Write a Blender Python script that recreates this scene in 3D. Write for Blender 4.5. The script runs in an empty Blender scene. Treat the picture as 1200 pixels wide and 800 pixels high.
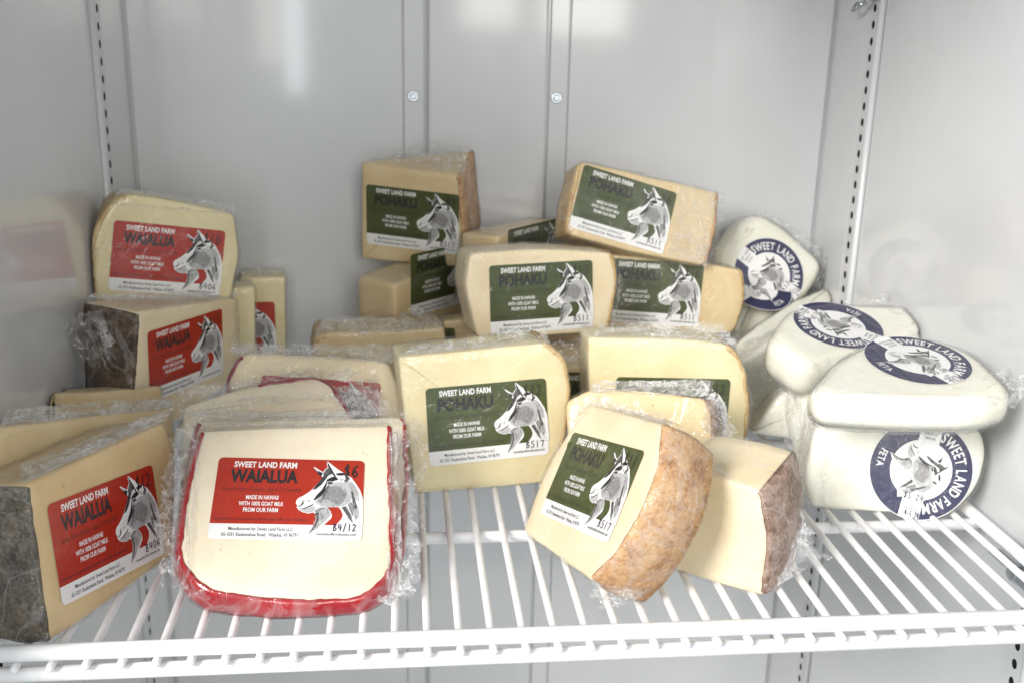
import bpy, bmesh, math, random
import numpy as np
from mathutils import Vector, Matrix, noise

# ------------------------------------------------------------------ camera
sc = bpy.context.scene
COL = sc.collection
CAM = Vector((0.22674, -0.56676, 0.36618))
YAW, PIT, ROL, FPX = 0.10580, 0.28985, -0.02228, 1251.76
_xr = Vector((math.cos(YAW), -math.sin(YAW), 0)); _fh = Vector((math.sin(YAW), math.cos(YAW), 0)); _z = Vector((0, 0, 1))
FWD = _fh * math.cos(PIT) - _z * math.sin(PIT)
_up = _z * math.cos(PIT) + _fh * math.sin(PIT)
RGT = _xr * math.cos(ROL) - _up * math.sin(ROL)
UPV = _up * math.cos(ROL) + _xr * math.sin(ROL)
cam = bpy.data.cameras.new('camera'); camo = bpy.data.objects.new('camera', cam); COL.objects.link(camo)
camo.matrix_world = Matrix(((RGT.x, UPV.x, -FWD.x, CAM.x), (RGT.y, UPV.y, -FWD.y, CAM.y), (RGT.z, UPV.z, -FWD.z, CAM.z), (0, 0, 0, 1)))
cam.sensor_width = 36; cam.lens = FPX / 1200 * 36; cam.clip_start = 0.01; cam.clip_end = 50
cam.dof.use_dof = True; cam.dof.focus_distance = 0.71; cam.dof.aperture_fstop = 11.0
sc.camera = camo

# ------------------------------------------------------------------ light
w = bpy.data.worlds.new('World'); sc.world = w; w.use_nodes = True
bg = w.node_tree.nodes['Background']; bg.inputs[0].default_value = (0.78, 0.89, 1.0, 1); bg.inputs[1].default_value = 0.52
def area(name, loc, target, sx, sy, power, col):
    l = bpy.data.lights.new(name, 'AREA'); l.shape = 'RECTANGLE'; l.size = sx; l.size_y = sy; l.energy = power; l.color = col
    o = bpy.data.objects.new(name, l); COL.objects.link(o); o.location = loc
    o.rotation_euler = (Vector(target) - Vector(loc)).to_track_quat('-Z', 'Y').to_euler(); return o
# windows of the shop behind the camera (they also mirror in the glossy back wall)
area('window_light', (-2.0, -2.3, 1.85), (0.6, 0.1, 0.05), 1.2, 1.4, 162, (1.0, 0.99, 0.98))
area('window_light', (1.02, -3.0, 1.12), (0.9, 0.585, 0.85), 0.36, 1.6, 16, (1.0, 0.97, 0.90))
area('window_light', (0.60, -3.0, 1.14), (0.5, 0.585, 0.85), 0.24, 1.6, 9, (1.0, 0.97, 0.90))
area('window_light', (-0.33, -3.0, 0.98), (-0.33, 0.585, 0.8), 0.09, 1.6, 2.2, (1.0, 0.95, 0.82))
area('window_light', (-0.22, -3.0, 0.86), (-0.2, 0.585, 0.8), 0.08, 1.6, 4.2, (0.92, 0.96, 1.0))
area('window_light', (-0.08, -3.0, 1.25), (-0.1, 0.585, 0.9), 0.05, 1.6, 1.2, (0.95, 0.97, 1.0))

sc.view_settings.view_transform = 'Standard'; sc.view_settings.look = 'None'; sc.view_settings.gamma = 1
sc.view_settings.exposure = 0.34
sc.view_settings.use_curve_mapping = False
sc.render.engine = 'CYCLES'
sc.cycles.use_denoising = True
sc.cycles.max_bounces = 8; sc.cycles.diffuse_bounces = 4; sc.cycles.glossy_bounces = 3; sc.cycles.transparent_max_bounces = 24
sc.cycles.caustics_reflective = False; sc.cycles.caustics_refractive = False
sc.cycles.sample_clamp_indirect = 4.0

def ray(u, v):
    return FWD + RGT * ((u - 600) / FPX) + UPV * (-(v - 400) / FPX)
def at(px, x=None, y=None, z=None):
    d = ray(*px)
    s = (x - CAM.x) / d.x if x is not None else (y - CAM.y) / d.y if y is not None else (z - CAM.z) / d.z
    return CAM + d * s

# ------------------------------------------------------------------ materials
M = {}
def nodes(name):
    m = bpy.data.materials.new(name); m.use_nodes = True; M[name] = m
    t = m.node_tree; return m, t, t.nodes['Principled BSDF']
def N(t, typ, **kw):
    n = t.nodes.new(typ)
    for k, v in kw.items():
        if k.startswith('i_'): n.inputs[k[2:].replace('_', ' ')].default_value = v
        else: setattr(n, k, v)
    return n
def ramp(t, fac, stops):
    r = t.nodes.new('ShaderNodeValToRGB'); e = r.color_ramp.elements
    while len(e) < len(stops): e.new(0.5)
    for el, (p, c) in zip(e, stops): el.position = p; el.color = c if len(c) == 4 else (*c, 1)
    t.links.new(fac, r.inputs[0]); return r.outputs[0]
def simple(name, col, rough=0.5, metal=0, coat=0, spec=0.5, bump=None, var=0.0, vscale=40):
    m, t, b = nodes(name)
    b.inputs['Base Color'].default_value = (*col, 1); b.inputs['Roughness'].default_value = rough; b.inputs['Metallic'].default_value = metal
    b.inputs['Coat Weight'].default_value = coat; b.inputs['Coat Roughness'].default_value = 0.08; b.inputs['Specular IOR Level'].default_value = spec
    tc = N(t, 'ShaderNodeTexCoord')
    if var:
        n = N(t, 'ShaderNodeTexNoise', i_Scale=vscale, i_Detail=5.0, i_Roughness=0.6); t.links.new(tc.outputs['Object'], n.inputs['Vector'])
        t.links.new(ramp(t, n.outputs[0], [(0.3, tuple(c * (1 - var) for c in col)), (0.7, tuple(min(1, c * (1 + var)) for c in col))]), b.inputs['Base Color'])
    if bump:
        n = N(t, 'ShaderNodeTexNoise', i_Scale=bump[0], i_Detail=4.0); t.links.new(tc.outputs['Object'], n.inputs['Vector'])
        p = N(t, 'ShaderNodeBump', i_Strength=bump[1], i_Distance=bump[2]); t.links.new(n.outputs[0], p.inputs['Height']); t.links.new(p.outputs[0], b.inputs['Normal'])
    return m
def cheese_mat(name, c0, c1, sss=0.25, pits=0.35):
    m, t, b = nodes(name)
    tc = N(t, 'ShaderNodeTexCoord')
    n1 = N(t, 'ShaderNodeTexNoise', i_Scale=22.0, i_Detail=6.0, i_Roughness=0.6); t.links.new(tc.outputs['Object'], n1.inputs['Vector'])
    n2 = N(t, 'ShaderNodeTexNoise', i_Scale=260.0, i_Detail=3.0); t.links.new(tc.outputs['Object'], n2.inputs['Vector'])
    col = ramp(t, n1.outputs[0], [(0.25, c0), (0.75, c1)])
    vo = N(t, 'ShaderNodeTexVoronoi', i_Scale=85.0, i_Randomness=1.0); t.links.new(tc.outputs['Object'], vo.inputs['Vector'])
    pit = ramp(t, vo.outputs['Distance'], [(0.04, (1, 1, 1)), (0.10, (0, 0, 0))])
    mk = N(t, 'ShaderNodeTexNoise', i_Scale=30.0); t.links.new(tc.outputs['Object'], mk.inputs['Vector'])
    mkr = ramp(t, mk.outputs[0], [(0.50, (0, 0, 0)), (0.60, (1, 1, 1))])
    mul = N(t, 'ShaderNodeMath', operation='MULTIPLY'); t.links.new(pit, mul.inputs[0]); t.links.new(mkr, mul.inputs[1])
    m2 = N(t, 'ShaderNodeMath', operation='MULTIPLY'); m2.inputs[1].default_value = pits; t.links.new(mul.outputs[0], m2.inputs[0])
    mx = N(t, 'ShaderNodeMix', data_type='RGBA'); t.links.new(m2.outputs[0], mx.inputs[0]); t.links.new(col, mx.inputs[6])
    mx.inputs[7].default_value = (c0[0] * 0.45, c0[1] * 0.36, c0[2] * 0.25, 1)
    t.links.new(mx.outputs[2], b.inputs['Base Color'])
    b.inputs['Roughness'].default_value = 0.48; b.inputs['Specular IOR Level'].default_value = 0.3
    b.inputs['Subsurface Weight'].default_value = sss; b.inputs['Subsurface Radius'].default_value = (1, 0.6, 0.3); b.inputs['Subsurface Scale'].default_value = 0.004
    km = N(t, 'ShaderNodeMapping'); km.inputs['Scale'].default_value = (0.12, 0.5, 1.0); km.inputs['Rotation'].default_value = (0.2, 0.1, 0.15); t.links.new(tc.outputs['Object'], km.inputs['Vector'])
    kn = N(t, 'ShaderNodeTexNoise', i_Scale=190.0, i_Detail=2.0); t.links.new(km.outputs[0], kn.inputs['Vector'])
    ka = N(t, 'ShaderNodeMath', operation='MULTIPLY_ADD'); ka.inputs[1].default_value = 0.7; t.links.new(kn.outputs[0], ka.inputs[0]); t.links.new(n2.outputs[0], ka.inputs[2])
    ad = N(t, 'ShaderNodeMath', operation='SUBTRACT'); t.links.new(ka.outputs[0], ad.inputs[0]); t.links.new(mul.outputs[0], ad.inputs[1])
    p = N(t, 'ShaderNodeBump', i_Strength=0.35, i_Distance=0.0008); t.links.new(ad.outputs[0], p.inputs['Height']); t.links.new(p.outputs[0], b.inputs['Normal'])
    return m
cheese_mat('paste_cream', (0.77, 0.61, 0.38), (0.90, 0.78, 0.56))
cheese_mat('paste_yellow', (0.74, 0.61, 0.34), (0.87, 0.77, 0.50))
cheese_mat('paste_aged', (0.68, 0.50, 0.27), (0.79, 0.64, 0.39), pits=0.5)
cheese_mat('paste_tan', (0.62, 0.42, 0.20), (0.73, 0.55, 0.30), pits=0.6)
cheese_mat('paste_ivory', (0.82, 0.67, 0.48), (0.93, 0.82, 0.64))
cheese_mat('paste_feta', (0.80, 0.77, 0.63), (0.89, 0.87, 0.78), pits=0.15)
def rind_mat(name, stops, scale, rough=0.7, bump=0.0012, fine=True):
    m, t, b = nodes(name)
    tc = N(t, 'ShaderNodeTexCoord')
    n1 = N(t, 'ShaderNodeTexNoise', i_Scale=scale, i_Detail=8.0, i_Roughness=0.72); t.links.new(tc.outputs['Object'], n1.inputs['Vector'])
    n2 = N(t, 'ShaderNodeTexNoise', i_Scale=scale * 6, i_Detail=4.0, i_Roughness=0.7); t.links.new(tc.outputs['Object'], n2.inputs['Vector'])
    mxf = N(t, 'ShaderNodeMath', operation='MULTIPLY_ADD'); mxf.inputs[1].default_value = 0.45; t.links.new(n2.outputs[0], mxf.inputs[0])
    sb = N(t, 'ShaderNodeMath', operation='MULTIPLY_ADD'); sb.inputs[1].default_value = 0.75; sb.inputs[2].default_value = -0.1; t.links.new(n1.outputs[0], sb.inputs[0]); t.links.new(sb.outputs[0], mxf.inputs[2])
    t.links.new(ramp(t, mxf.outputs[0], stops), b.inputs['Base Color'])
    b.inputs['Roughness'].default_value = rough; b.inputs['Specular IOR Level'].default_value = 0.3
    p = N(t, 'ShaderNodeBump', i_Strength=0.7, i_Distance=bump); t.links.new(mxf.outputs[0], p.inputs['Height']); t.links.new(p.outputs[0], b.inputs['Normal'])
rind_mat('rind_tan', [(0.31, (0.16, 0.07, 0.03)), (0.41, (0.40, 0.20, 0.085)), (0.52, (0.56, 0.33, 0.16)), (0.63, (0.64, 0.43, 0.24)), (0.74, (0.70, 0.55, 0.37))], 70)
rind_mat('rind_dark', [(0.36, (0.028, 0.018, 0.012)), (0.5, (0.085, 0.05, 0.03)), (0.64, (0.18, 0.12, 0.075))], 55)
rind_mat('rind_grey', [(0.36, (0.040, 0.032, 0.022)), (0.48, (0.105, 0.085, 0.06)), (0.58, (0.19, 0.155, 0.11)), (0.7, (0.30, 0.25, 0.18))], 85, bump=0.002)
rind_mat('rind_mauve', [(0.36, (0.11, 0.055, 0.035)), (0.47, (0.25, 0.15, 0.105)), (0.57, (0.38, 0.27, 0.215)), (0.7, (0.52, 0.42, 0.35))], 60)
rind_mat('rind_gold', [(0.36, (0.42, 0.24, 0.09)), (0.5, (0.62, 0.43, 0.2)), (0.65, (0.74, 0.58, 0.32))], 40)
simple('wax_red', (0.36, 0.004, 0.008), 0.2, coat=0.8, bump=(60, 0.3, 0.001), var=0.2, vscale=40)
simple('wax_crimson', (0.25, 0.010, 0.035), 0.3, coat=0.5, bump=(60, 0.3, 0.001), var=0.25, vscale=60)
simple('paper_white', (0.86, 0.84, 0.82), 0.35, spec=0.4, bump=(38, 0.3, 0.002))
simple('print_red', (0.42, 0.026, 0.010), 0.33, spec=0.45, var=0.06, vscale=60, bump=(38, 0.3, 0.002))
simple('print_green', (0.064, 0.080, 0.025), 0.33, spec=0.45, var=0.10, vscale=70, bump=(38, 0.3, 0.002))
simple('print_navy', (0.020, 0.020, 0.072), 0.33, spec=0.45, var=0.08, vscale=60, bump=(38, 0.3, 0.002))
simple('ink_black', (0.018, 0.016, 0.018), 0.45)
simple('ink_dark', (0.10, 0.095, 0.095), 0.45)
simple('ink_grey', (0.27, 0.26, 0.26), 0.45)
simple('ink_light', (0.50, 0.49, 0.485), 0.45)
simple('ink_pen', (0.035, 0.015, 0.05), 0.4)
simple('ink_marker', (0.03, 0.02, 0.018), 0.35)
simple('enamel_wall', (0.635, 0.635, 0.632), 0.24, coat=0.7, bump=(7, 0.16, 0.003), var=0.05, vscale=5)
simple('enamel_trim', (0.60, 0.60, 0.595), 0.35, coat=0.4)
simple('vinyl_white', (0.82, 0.80, 0.785), 0.40, coat=0.15, bump=(60, 0.45, 0.002), var=0.09, vscale=24)
simple('steel', (0.55, 0.58, 0.60), 0.28, metal=1.0, bump=(80, 0.2, 0.001))
simple('hole_shade', (0.012, 0.013, 0.014), 0.7)  # near-black paint that stands in for the shade inside the strip holes
simple('gap_grey', (0.30, 0.29, 0.28), 0.6)
def film_mat(name, lo, hi, scale, bump, dist, rough=0.12, ior=1.42, gloss=1.0, streak=False, edge=False, cap=0.26, crease_glint=0.2):
    m, t, b = nodes(name)
    out = t.nodes['Material Output']
    tc = N(t, 'ShaderNodeTexCoord')
    n = N(t, 'ShaderNodeTexNoise', i_Scale=scale, i_Detail=4.0, i_Roughness=0.65, i_Distortion=1.2); t.links.new(tc.outputs['Object'], n.inputs['Vector'])
    def ridge(noise_out, w_): return ramp(t, noise_out, [(0.5 - w_, (0, 0, 0)), (0.5, (1, 1, 1)), (0.5 + w_, (0, 0, 0))])
    nb = N(t, 'ShaderNodeTexNoise', i_Scale=scale * 0.45, i_Detail=2.0, i_Roughness=0.5, i_Distortion=2.0); t.links.new(tc.outputs['Object'], nb.inputs['Vector'])
    nm = N(t, 'ShaderNodeTexNoise', i_Scale=scale * 0.35, i_Detail=1.0); t.links.new(tc.outputs['Object'], nm.inputs['Vector'])
    ma = N(t, 'ShaderNodeMath', operation='MULTIPLY'); t.links.new(ridge(n.outputs[0], 0.045), ma.inputs[0]); t.links.new(ramp(t, nm.outputs[0], [(0.42, (0, 0, 0)), (0.58, (1, 1, 1))]), ma.inputs[1])
    mc = N(t, 'ShaderNodeMath', operation='MAXIMUM'); t.links.new(ma.outputs[0], mc.inputs[0]); t.links.new(ridge(nb.outputs[0], 0.022), mc.inputs[1])
    cre = mc.outputs[0]
    fac0 = ramp(t, n.outputs[0], [(0.35, (lo,) * 3), (0.75, (hi,) * 3)])
    if edge:
        at_ = N(t, 'ShaderNodeAttribute', attribute_name='edge')
        f2 = N(t, 'ShaderNodeMath', operation='MULTIPLY'); t.links.new(fac0, f2.inputs[0]); t.links.new(at_.outputs['Fac'], f2.inputs[1]); fac0 = f2.outputs[0]
        c2 = N(t, 'ShaderNodeMath', operation='MULTIPLY'); t.links.new(cre, c2.inputs[0]); t.links.new(at_.outputs['Fac'], c2.inputs[1]); cre = c2.outputs[0]
    crm = N(t, 'ShaderNodeMath', operation='MULTIPLY_ADD'); crm.inputs[1].default_value = crease_glint; t.links.new(cre, crm.inputs[0]); t.links.new(fac0, crm.inputs[2])  # crease lines painted white to imitate glints along the folds
    hs = N(t, 'ShaderNodeMath', operation='MULTIPLY_ADD'); hs.inputs[1].default_value = 0.35; t.links.new(cre, hs.inputs[0]); t.links.new(n.outputs[0], hs.inputs[2])
    p = N(t, 'ShaderNodeBump', i_Strength=bump, i_Distance=dist); t.links.new(hs.outputs[0], p.inputs['Height'])
    if streak:
        mpp = N(t, 'ShaderNodeMapping'); mpp.inputs['Scale'].default_value = (1.0, 0.35, 0.22); mpp.inputs['Rotation'].default_value = (0.3, 0.5, 0.2); t.links.new(tc.outputs['Object'], mpp.inputs['Vector'])
        ns = N(t, 'ShaderNodeTexNoise', i_Scale=150.0, i_Detail=3.0, i_Distortion=1.0); t.links.new(mpp.outputs[0], ns.inputs['Vector'])
        ha = N(t, 'ShaderNodeMath', operation='MULTIPLY_ADD'); ha.inputs[1].default_value = 0.8; t.links.new(ns.outputs[0], ha.inputs[0]); t.links.new(hs.outputs[0], ha.inputs[2]); t.links.new(ha.outputs[0], p.inputs['Height'])
    tr = N(t, 'ShaderNodeBsdfTransparent'); tr.inputs[0].default_value = (0.985, 0.985, 0.98, 1)
    df = N(t, 'ShaderNodeBsdfDiffuse'); df.inputs[0].default_value = (0.96, 0.95, 0.94, 1)
    tl = N(t, 'ShaderNodeBsdfTranslucent'); tl.inputs[0].default_value = (0.96, 0.95, 0.94, 1)
    dm = N(t, 'ShaderNodeMixShader'); dm.inputs[0].default_value = 0.12; t.links.new(df.outputs[0], dm.inputs[1]); t.links.new(tl.outputs[0], dm.inputs[2])
    m1 = N(t, 'ShaderNodeMixShader'); t.links.new(crm.outputs[0], m1.inputs[0]); t.links.new(tr.outputs[0], m1.inputs[1]); t.links.new(dm.outputs[0], m1.inputs[2])
    gl = N(t, 'ShaderNodeBsdfGlossy'); gl.inputs['Roughness'].default_value = rough; t.links.new(p.outputs[0], gl.inputs['Normal'])
    # a film reflects the same from both sides: undo the glass-to-air flip the node makes on back faces
    ge = N(t, 'ShaderNodeNewGeometry'); io = N(t, 'ShaderNodeMix', data_type='FLOAT'); io.inputs[2].default_value = ior; io.inputs[3].default_value = 1 / ior
    t.links.new(ge.outputs['Backfacing'], io.inputs[0])
    fr = N(t, 'ShaderNodeFresnel'); t.links.new(io.outputs[0], fr.inputs['IOR']); t.links.new(p.outputs[0], fr.inputs['Normal'])
    fm = N(t, 'ShaderNodeMath', operation='MULTIPLY'); fm.inputs[1].default_value = gloss; fm.use_clamp = True; t.links.new(fr.outputs[0], fm.inputs[0])
    m2 = N(t, 'ShaderNodeMixShader'); mn = N(t, 'ShaderNodeMath', operation='MINIMUM'); mn.inputs[1].default_value = cap; t.links.new(fm.outputs[0], mn.inputs[0]); t.links.new(mn.outputs[0], m2.inputs[0]); t.links.new(m1.outputs[0], m2.inputs[1]); t.links.new(gl.outputs[0], m2.inputs[2])
    t.links.new(m2.outputs[0], out.inputs['Surface']); t.nodes.remove(b)
film_mat('film_tight', 0.0, 0.04, 26, 0.55, 0.004, rough=0.08, edge=True, crease_glint=0.14)
film_mat('film_bag', 0.0, 0.08, 30, 0.6, 0.003, rough=0.12, streak=True, edge=True, crease_glint=0.16)
film_mat('film_loose', 0.01, 0.20, 40, 0.9, 0.006, rough=0.07, ior=1.5, cap=0.16, crease_glint=0.30)

# ------------------------------------------------------------------ mesh helpers
def empty(name, loc=(0, 0, 0)):
    o = bpy.data.objects.new(name, None); COL.objects.link(o); o.location = loc; o.empty_display_size = 0.02
    return o
def link(name, me, mats, parent=None, smooth=True):
    for m in (mats if isinstance(mats, (list, tuple)) else [mats]):
        if len(me.materials) < (len(mats) if isinstance(mats, (list, tuple)) else 1): me.materials.append(M[m])
    if smooth and len(me.polygons): me.polygons.foreach_set('use_smooth', [True] * len(me.polygons))
    o = bpy.data.objects.new(name, me); COL.objects.link(o)
    if parent is not None:
        o.parent = parent; o.matrix_parent_inverse = Matrix.Translation(parent.location).inverted()
    return o
def mesh(name, vs, fs, mi=None):
    me = bpy.data.meshes.new(name); me.from_pydata([tuple(v) for v in vs], [], fs)
    if mi: me.polygons.foreach_set('material_index', mi)
    me.update(); return me
def tag(o, label=None, cat=None, group=None, kind=None):
    if label: o['label'] = label
    if cat: o['category'] = cat
    if group: o['group'] = group
    if kind: o['kind'] = kind
    return o
class MB:
    def __init__(s): s.v = []; s.f = []; s.m = []
    def add(s, vs, fs, mi=0):
        b = len(s.v); s.v += [Vector(v) for v in vs]; s.f += [tuple(i + b for i in f) for f in fs]; s.m += [mi] * len(fs); return s
    def box(s, x0, x1, y0, y1, z0, z1, mi=0):
        v = [(x, y, z) for z in (z0, z1) for y in (y0, y1) for x in (x0, x1)]
        return s.add(v, [(0, 2, 3, 1), (4, 5, 7, 6), (0, 1, 5, 4), (2, 6, 7, 3), (0, 4, 6, 2), (1, 3, 7, 5)], mi)
    def tube(s, p, q, r, n=12, cap=True, dome=0.0, mi=0):
        p, q = Vector(p), Vector(q); d = (q - p).normalized(); a = d.orthogonal().normalized(); b = d.cross(a)
        rings = [(p, r), (q, r)]
        if dome: rings = [(p - d * dome, r * 0.35), (p - d * dome * 0.7, r * 0.75), (p, r), (q, r), (q + d * dome * 0.7, r * 0.75), (q + d * dome, r * 0.35)]
        vs = []
        for c, rr in rings:
            for i in range(n):
                t = 2 * math.pi * i / n; vs.append(c + (a * math.cos(t) + b * math.sin(t)) * rr)
        fs = [(k * n + i, k * n + (i + 1) % n, (k + 1) * n + (i + 1) % n, (k + 1) * n + i) for k in range(len(rings) - 1) for i in range(n)]
        if cap: fs += [tuple(range(n))[::-1], tuple(range((len(rings) - 1) * n, len(rings) * n))]
        return s.add(vs, fs, mi)
    def build(s, name, mats, parent=None, smooth=False):
        o = link(name, mesh(name, s.v, s.f, s.m), mats, parent, smooth); return o
def bevel(o, wd, seg=2):
    b = o.modifiers.new('bevel', 'BEVEL'); b.width = wd; b.segments = seg; b.limit_method = 'ANGLE'; return o

# ------------------------------------------------------------------ cabinet
XR, XL, YB, ZT, ZF = 0.688, -0.0488, 0.585, 0.64, -0.62
YF = -0.09
bw = MB().box(XL - 0.03, XR + 0.03, YB, YB + 0.02, ZF, ZT).build('back_wall', 'enamel_wall'); tag(bw, kind='structure')
# wide side panels stand 2 mm proud of the wall and end in a thin seam beside the flanges
xs = dict(e0=-0.0462, e1=0.2286, e2=0.2540, e3=0.3792, e4=0.4027, e5=0.6857)
def bwpart(name, x0, x1, d, mat='enamel_wall', bv=0.0012):
    o = MB().box(x0, x1, YB - d, YB + 0.004, ZF + 0.01, ZT - 0.01).build(name, mat, bw); bevel(o, bv); return o
bwpart('wall_panel', XL + 0.002, xs['e1'] - 0.0005, 0.0022)
bwpart('wall_panel', xs['e4'] + 0.0005, XR - 0.002, 0.0022)
bwpart('flange', xs['e1'] + 0.0006, xs['e2'] - 0.003, 0.0030)
bwpart('flange', xs['e3'] + 0.003, xs['e4'] - 0.0006, 0.0030)
bwpart('duct_cover', xs['e2'], xs['e3'], 0.010, bv=0.003)
for px in ((484, 113), (652, 115)):
    c = at(px, y=YB - 0.003)
    mb = MB(); mb.tube(c + Vector((0, 0.004, 0)), c + Vector((0, -0.0012, 0)), 0.0058, 20)
    s1 = mb.build('washer', 'steel', bw); bevel(s1, 0.0006)
    mb = MB(); mb.tube(c, c + Vector((0, -0.0032, 0)), 0.0036, 6)
    s2 = mb.build('screw', 'steel', bw); bevel(s2, 0.0008)
ce = MB().box(XL - 0.03, XR + 0.03, YF, YB + 0.02, ZT, ZT + 0.02).build('ceiling', 'enamel_wall'); tag(ce, kind='structure')
fl = MB().box(XL - 0.03, XR + 0.03, YF, YB + 0.02, ZF - 0.02, ZF).build('floor', 'enamel_wall'); tag(fl, kind='structure')
PITCH = 0.0157
def pilaster(parent, X, sgn, Y, z_ref):
    # slotted strip on the side wall: perforated face, hole walls and backing painted near-black as shade, rounded rib on its front edge
    mb = MB(); w2 = 0.009; n = 10
    k0 = int((ZF + 0.02 - z_ref) / PITCH); k1 = int((ZT - 0.02 - z_ref) / PITCH)
    for k in range(k0, k1):
        z = z_ref + k * PITCH; h2 = PITCH / 2
        outer = []; inner = []; deep = []
        for i in range(n):
            t = 2 * math.pi * (i + .5) / n; cx, cz = math.cos(t), math.sin(t)
            m_ = max(abs(cx) / w2, abs(cz) / h2)
            outer.append((X, Y + cx / m_, z + cz / m_)); inner.append((X, Y + cx * 0.0034, z + cz * 0.0042)); deep.append((X + sgn * 0.003, Y + cx * 0.0034, z + cz * 0.0042))
        corners = [(X, Y + a * w2, z + b * h2) for a in (-1, 1) for b in (-1, 1)]
        fs = []
        for i in range(n):
            j = (i + 1) % n
            fs += [(i, j, n + j, n + i), (n + i, n + j, 2 * n + j, 2 * n + i)]
        mb.add(outer + inner, [f for f in fs if max(f) < 2 * n]); mb.add(inner + deep, [tuple(i - n for i in f) for f in fs if max(f) >= 2 * n], 1)
        # fill the four corners of the cell
        for a in (-1, 1):
            for b in (-1, 1):
                c = (X, Y + a * w2, z + b * h2)
                best = sorted(range(n), key=lambda i: (outer[i][1] - c[1]) ** 2 + (outer[i][2] - c[2]) ** 2)
                va = [o for o in outer if abs(o[1] - c[1]) < 1e-6]; vb = [o for o in outer if abs(o[2] - c[2]) < 1e-6]
                if va and vb:
                    va = min(va, key=lambda o: abs(o[2] - c[2])); vb = min(vb, key=lambda o: abs(o[1] - c[1]))
                    mb.add([c, va, vb], [(0, 1, 2)])
    st = mb.build('slotted_strip', ['enamel_trim', 'hole_shade'], parent)
    MB().box(min(X + sgn * 0.0031, X + sgn * 0.005), max(X + sgn * 0.0031, X + sgn * 0.005), Y - w2, Y + w2, ZF + 0.01, ZT - 0.01).build('shade_backing', 'hole_shade', parent)  # dark sheet added behind the holes to give their shade
    mb = MB(); mb.tube((X + sgn * 0.0024, Y - w2 - 0.0035, ZF + 0.01), (X + sgn * 0.0024, Y - w2 - 0.0035, ZT - 0.01), 0.0040, 14); mb.build('strip_rib', 'enamel_trim', parent, True)
for nm, X, sg in (('wall_right', XR, 1), ('wall_left', XL, -1)):
    x2 = X + sg * 0.03; x1 = X + sg * 0.0055
    wl = MB().box(min(x1, x2), max(x1, x2), YF, YB, ZF, ZT).build(nm, 'enamel_wall'); tag(wl, kind='structure')
    YP = 0.4858
    # corner panel between the strip and the back wall, and the panel between the two strips
    o = MB().box(min(X, x2), max(X, x2), YP + 0.0095, YB - 0.0025, ZF + 0.01, ZT - 0.01).build('corner_panel', 'enamel_wall', wl); bevel(o, 0.001)
    o = MB().box(min(X + sg * 0.003, x2), max(X + sg * 0.003, x2), 0.1105, YP - 0.0185, ZF + 0.01, ZT - 0.01).build('side_panel', 'enamel_wall', wl); bevel(o, 0.0015)
    o = MB().box(min(X + sg * 0.003, x2), max(X + sg * 0.003, x2), YF + 0.001, 0.082, ZF + 0.01, ZT - 0.01).build('side_panel', 'enamel_wall', wl); bevel(o, 0.0015)
    pilaster(wl, X, sg, YP, 0.3715 if sg > 0 else 0.3704)
    pilaster(wl, X, sg, 0.1006, -0.0933)

# ------------------------------------------------------------------ wire shelf
shelf = empty('wire_shelf', (0.32, 0.25, 0.0)); tag(shelf, 'white vinyl coated wire shelf carrying all the cheese', 'shelf')
WR = 0.0026
x_l, x_r, y_b = -0.038, 0.678, 0.545
wire0 = None
for i in range(-1, 34):
    x = i * 0.02
    if wire0 is None:
        mb = MB(); mb.tube((0, 0.0, 0), (0, y_b, 0), WR, 12, dome=0.0026); wire0 = mesh('wire', mb.v, mb.f)
        o = link('wire', wire0, 'vinyl_white', shelf)
    else:
        o = bpy.data.objects.new('wire', wire0); COL.objects.link(o); o.parent = shelf; o.matrix_parent_inverse = Matrix.Translation(shelf.location).inverted()
    o.location = (x, -0.0005, 0)
def rod(name, p, q, r): MB().tube(p, q, r, 18, dome=r * 0.5).build(name, 'vinyl_white', shelf, True)
rod('front_rail', (x_l, 0.0045, 0.0073), (x_r, 0.0045, 0.0073), 0.0050)
rod('front_rail', (x_l, 0.0050, -0.0071), (x_r, 0.0050, -0.0071), 0.0047)
for yy in (0.1636, 0.335, 0.505): rod('cross_bar', (x_l, yy, -0.0068), (x_r, yy, -0.0068), 0.0046)
rod('rear_rail', (x_l, y_b - 0.003, 0.0065), (x_r, y_b - 0.003, 0.0065), 0.0044)
for xx in (x_l, x_r): rod('side_rail', (xx, 0.002, -0.001), (xx, y_b, -0.001), 0.0048)
def clip(loc, sgn, label, s=1.0):
    r = empty('shelf_clip', loc); tag(r, label, 'clip')
    x, y, z = loc
    mb = MB(); mb.box(*sorted((x, x - sgn * 0.0022)), y - 0.013, y + 0.013, z - 0.010, z + 0.016); o = mb.build('plate', 'steel', r); bevel(o, 0.001)
    mb = MB(); mb.box(*sorted((x - sgn * 0.002, x - sgn * 0.020)), y - 0.012, y + 0.012, z + 0.010, z + 0.0125); o = mb.build('tongue', 'steel', r); bevel(o, 0.0008)
    mb = MB(); mb.tube((x - sgn * 0.001, y, z - 0.002), (x - sgn * 0.007, y, z - 0.002), 0.006, 16); o = mb.build('hook', 'steel', r, True); bevel(o, 0.001)
for X, sg in ((XR, 1), (XL, -1)):
    side = 'right' if sg > 0 else 'left'
    clip((X - sg * 0.0004, 0.114, -0.0215), sg, f'steel clip under the front {"feta" if sg > 0 else "dark rind"} end of the wire shelf')
    clip((X - sg * 0.0004, 0.4858, -0.0185), sg, f'steel clip under the rear {"feta" if sg > 0 else "dark rind"} end of the wire shelf')
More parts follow.
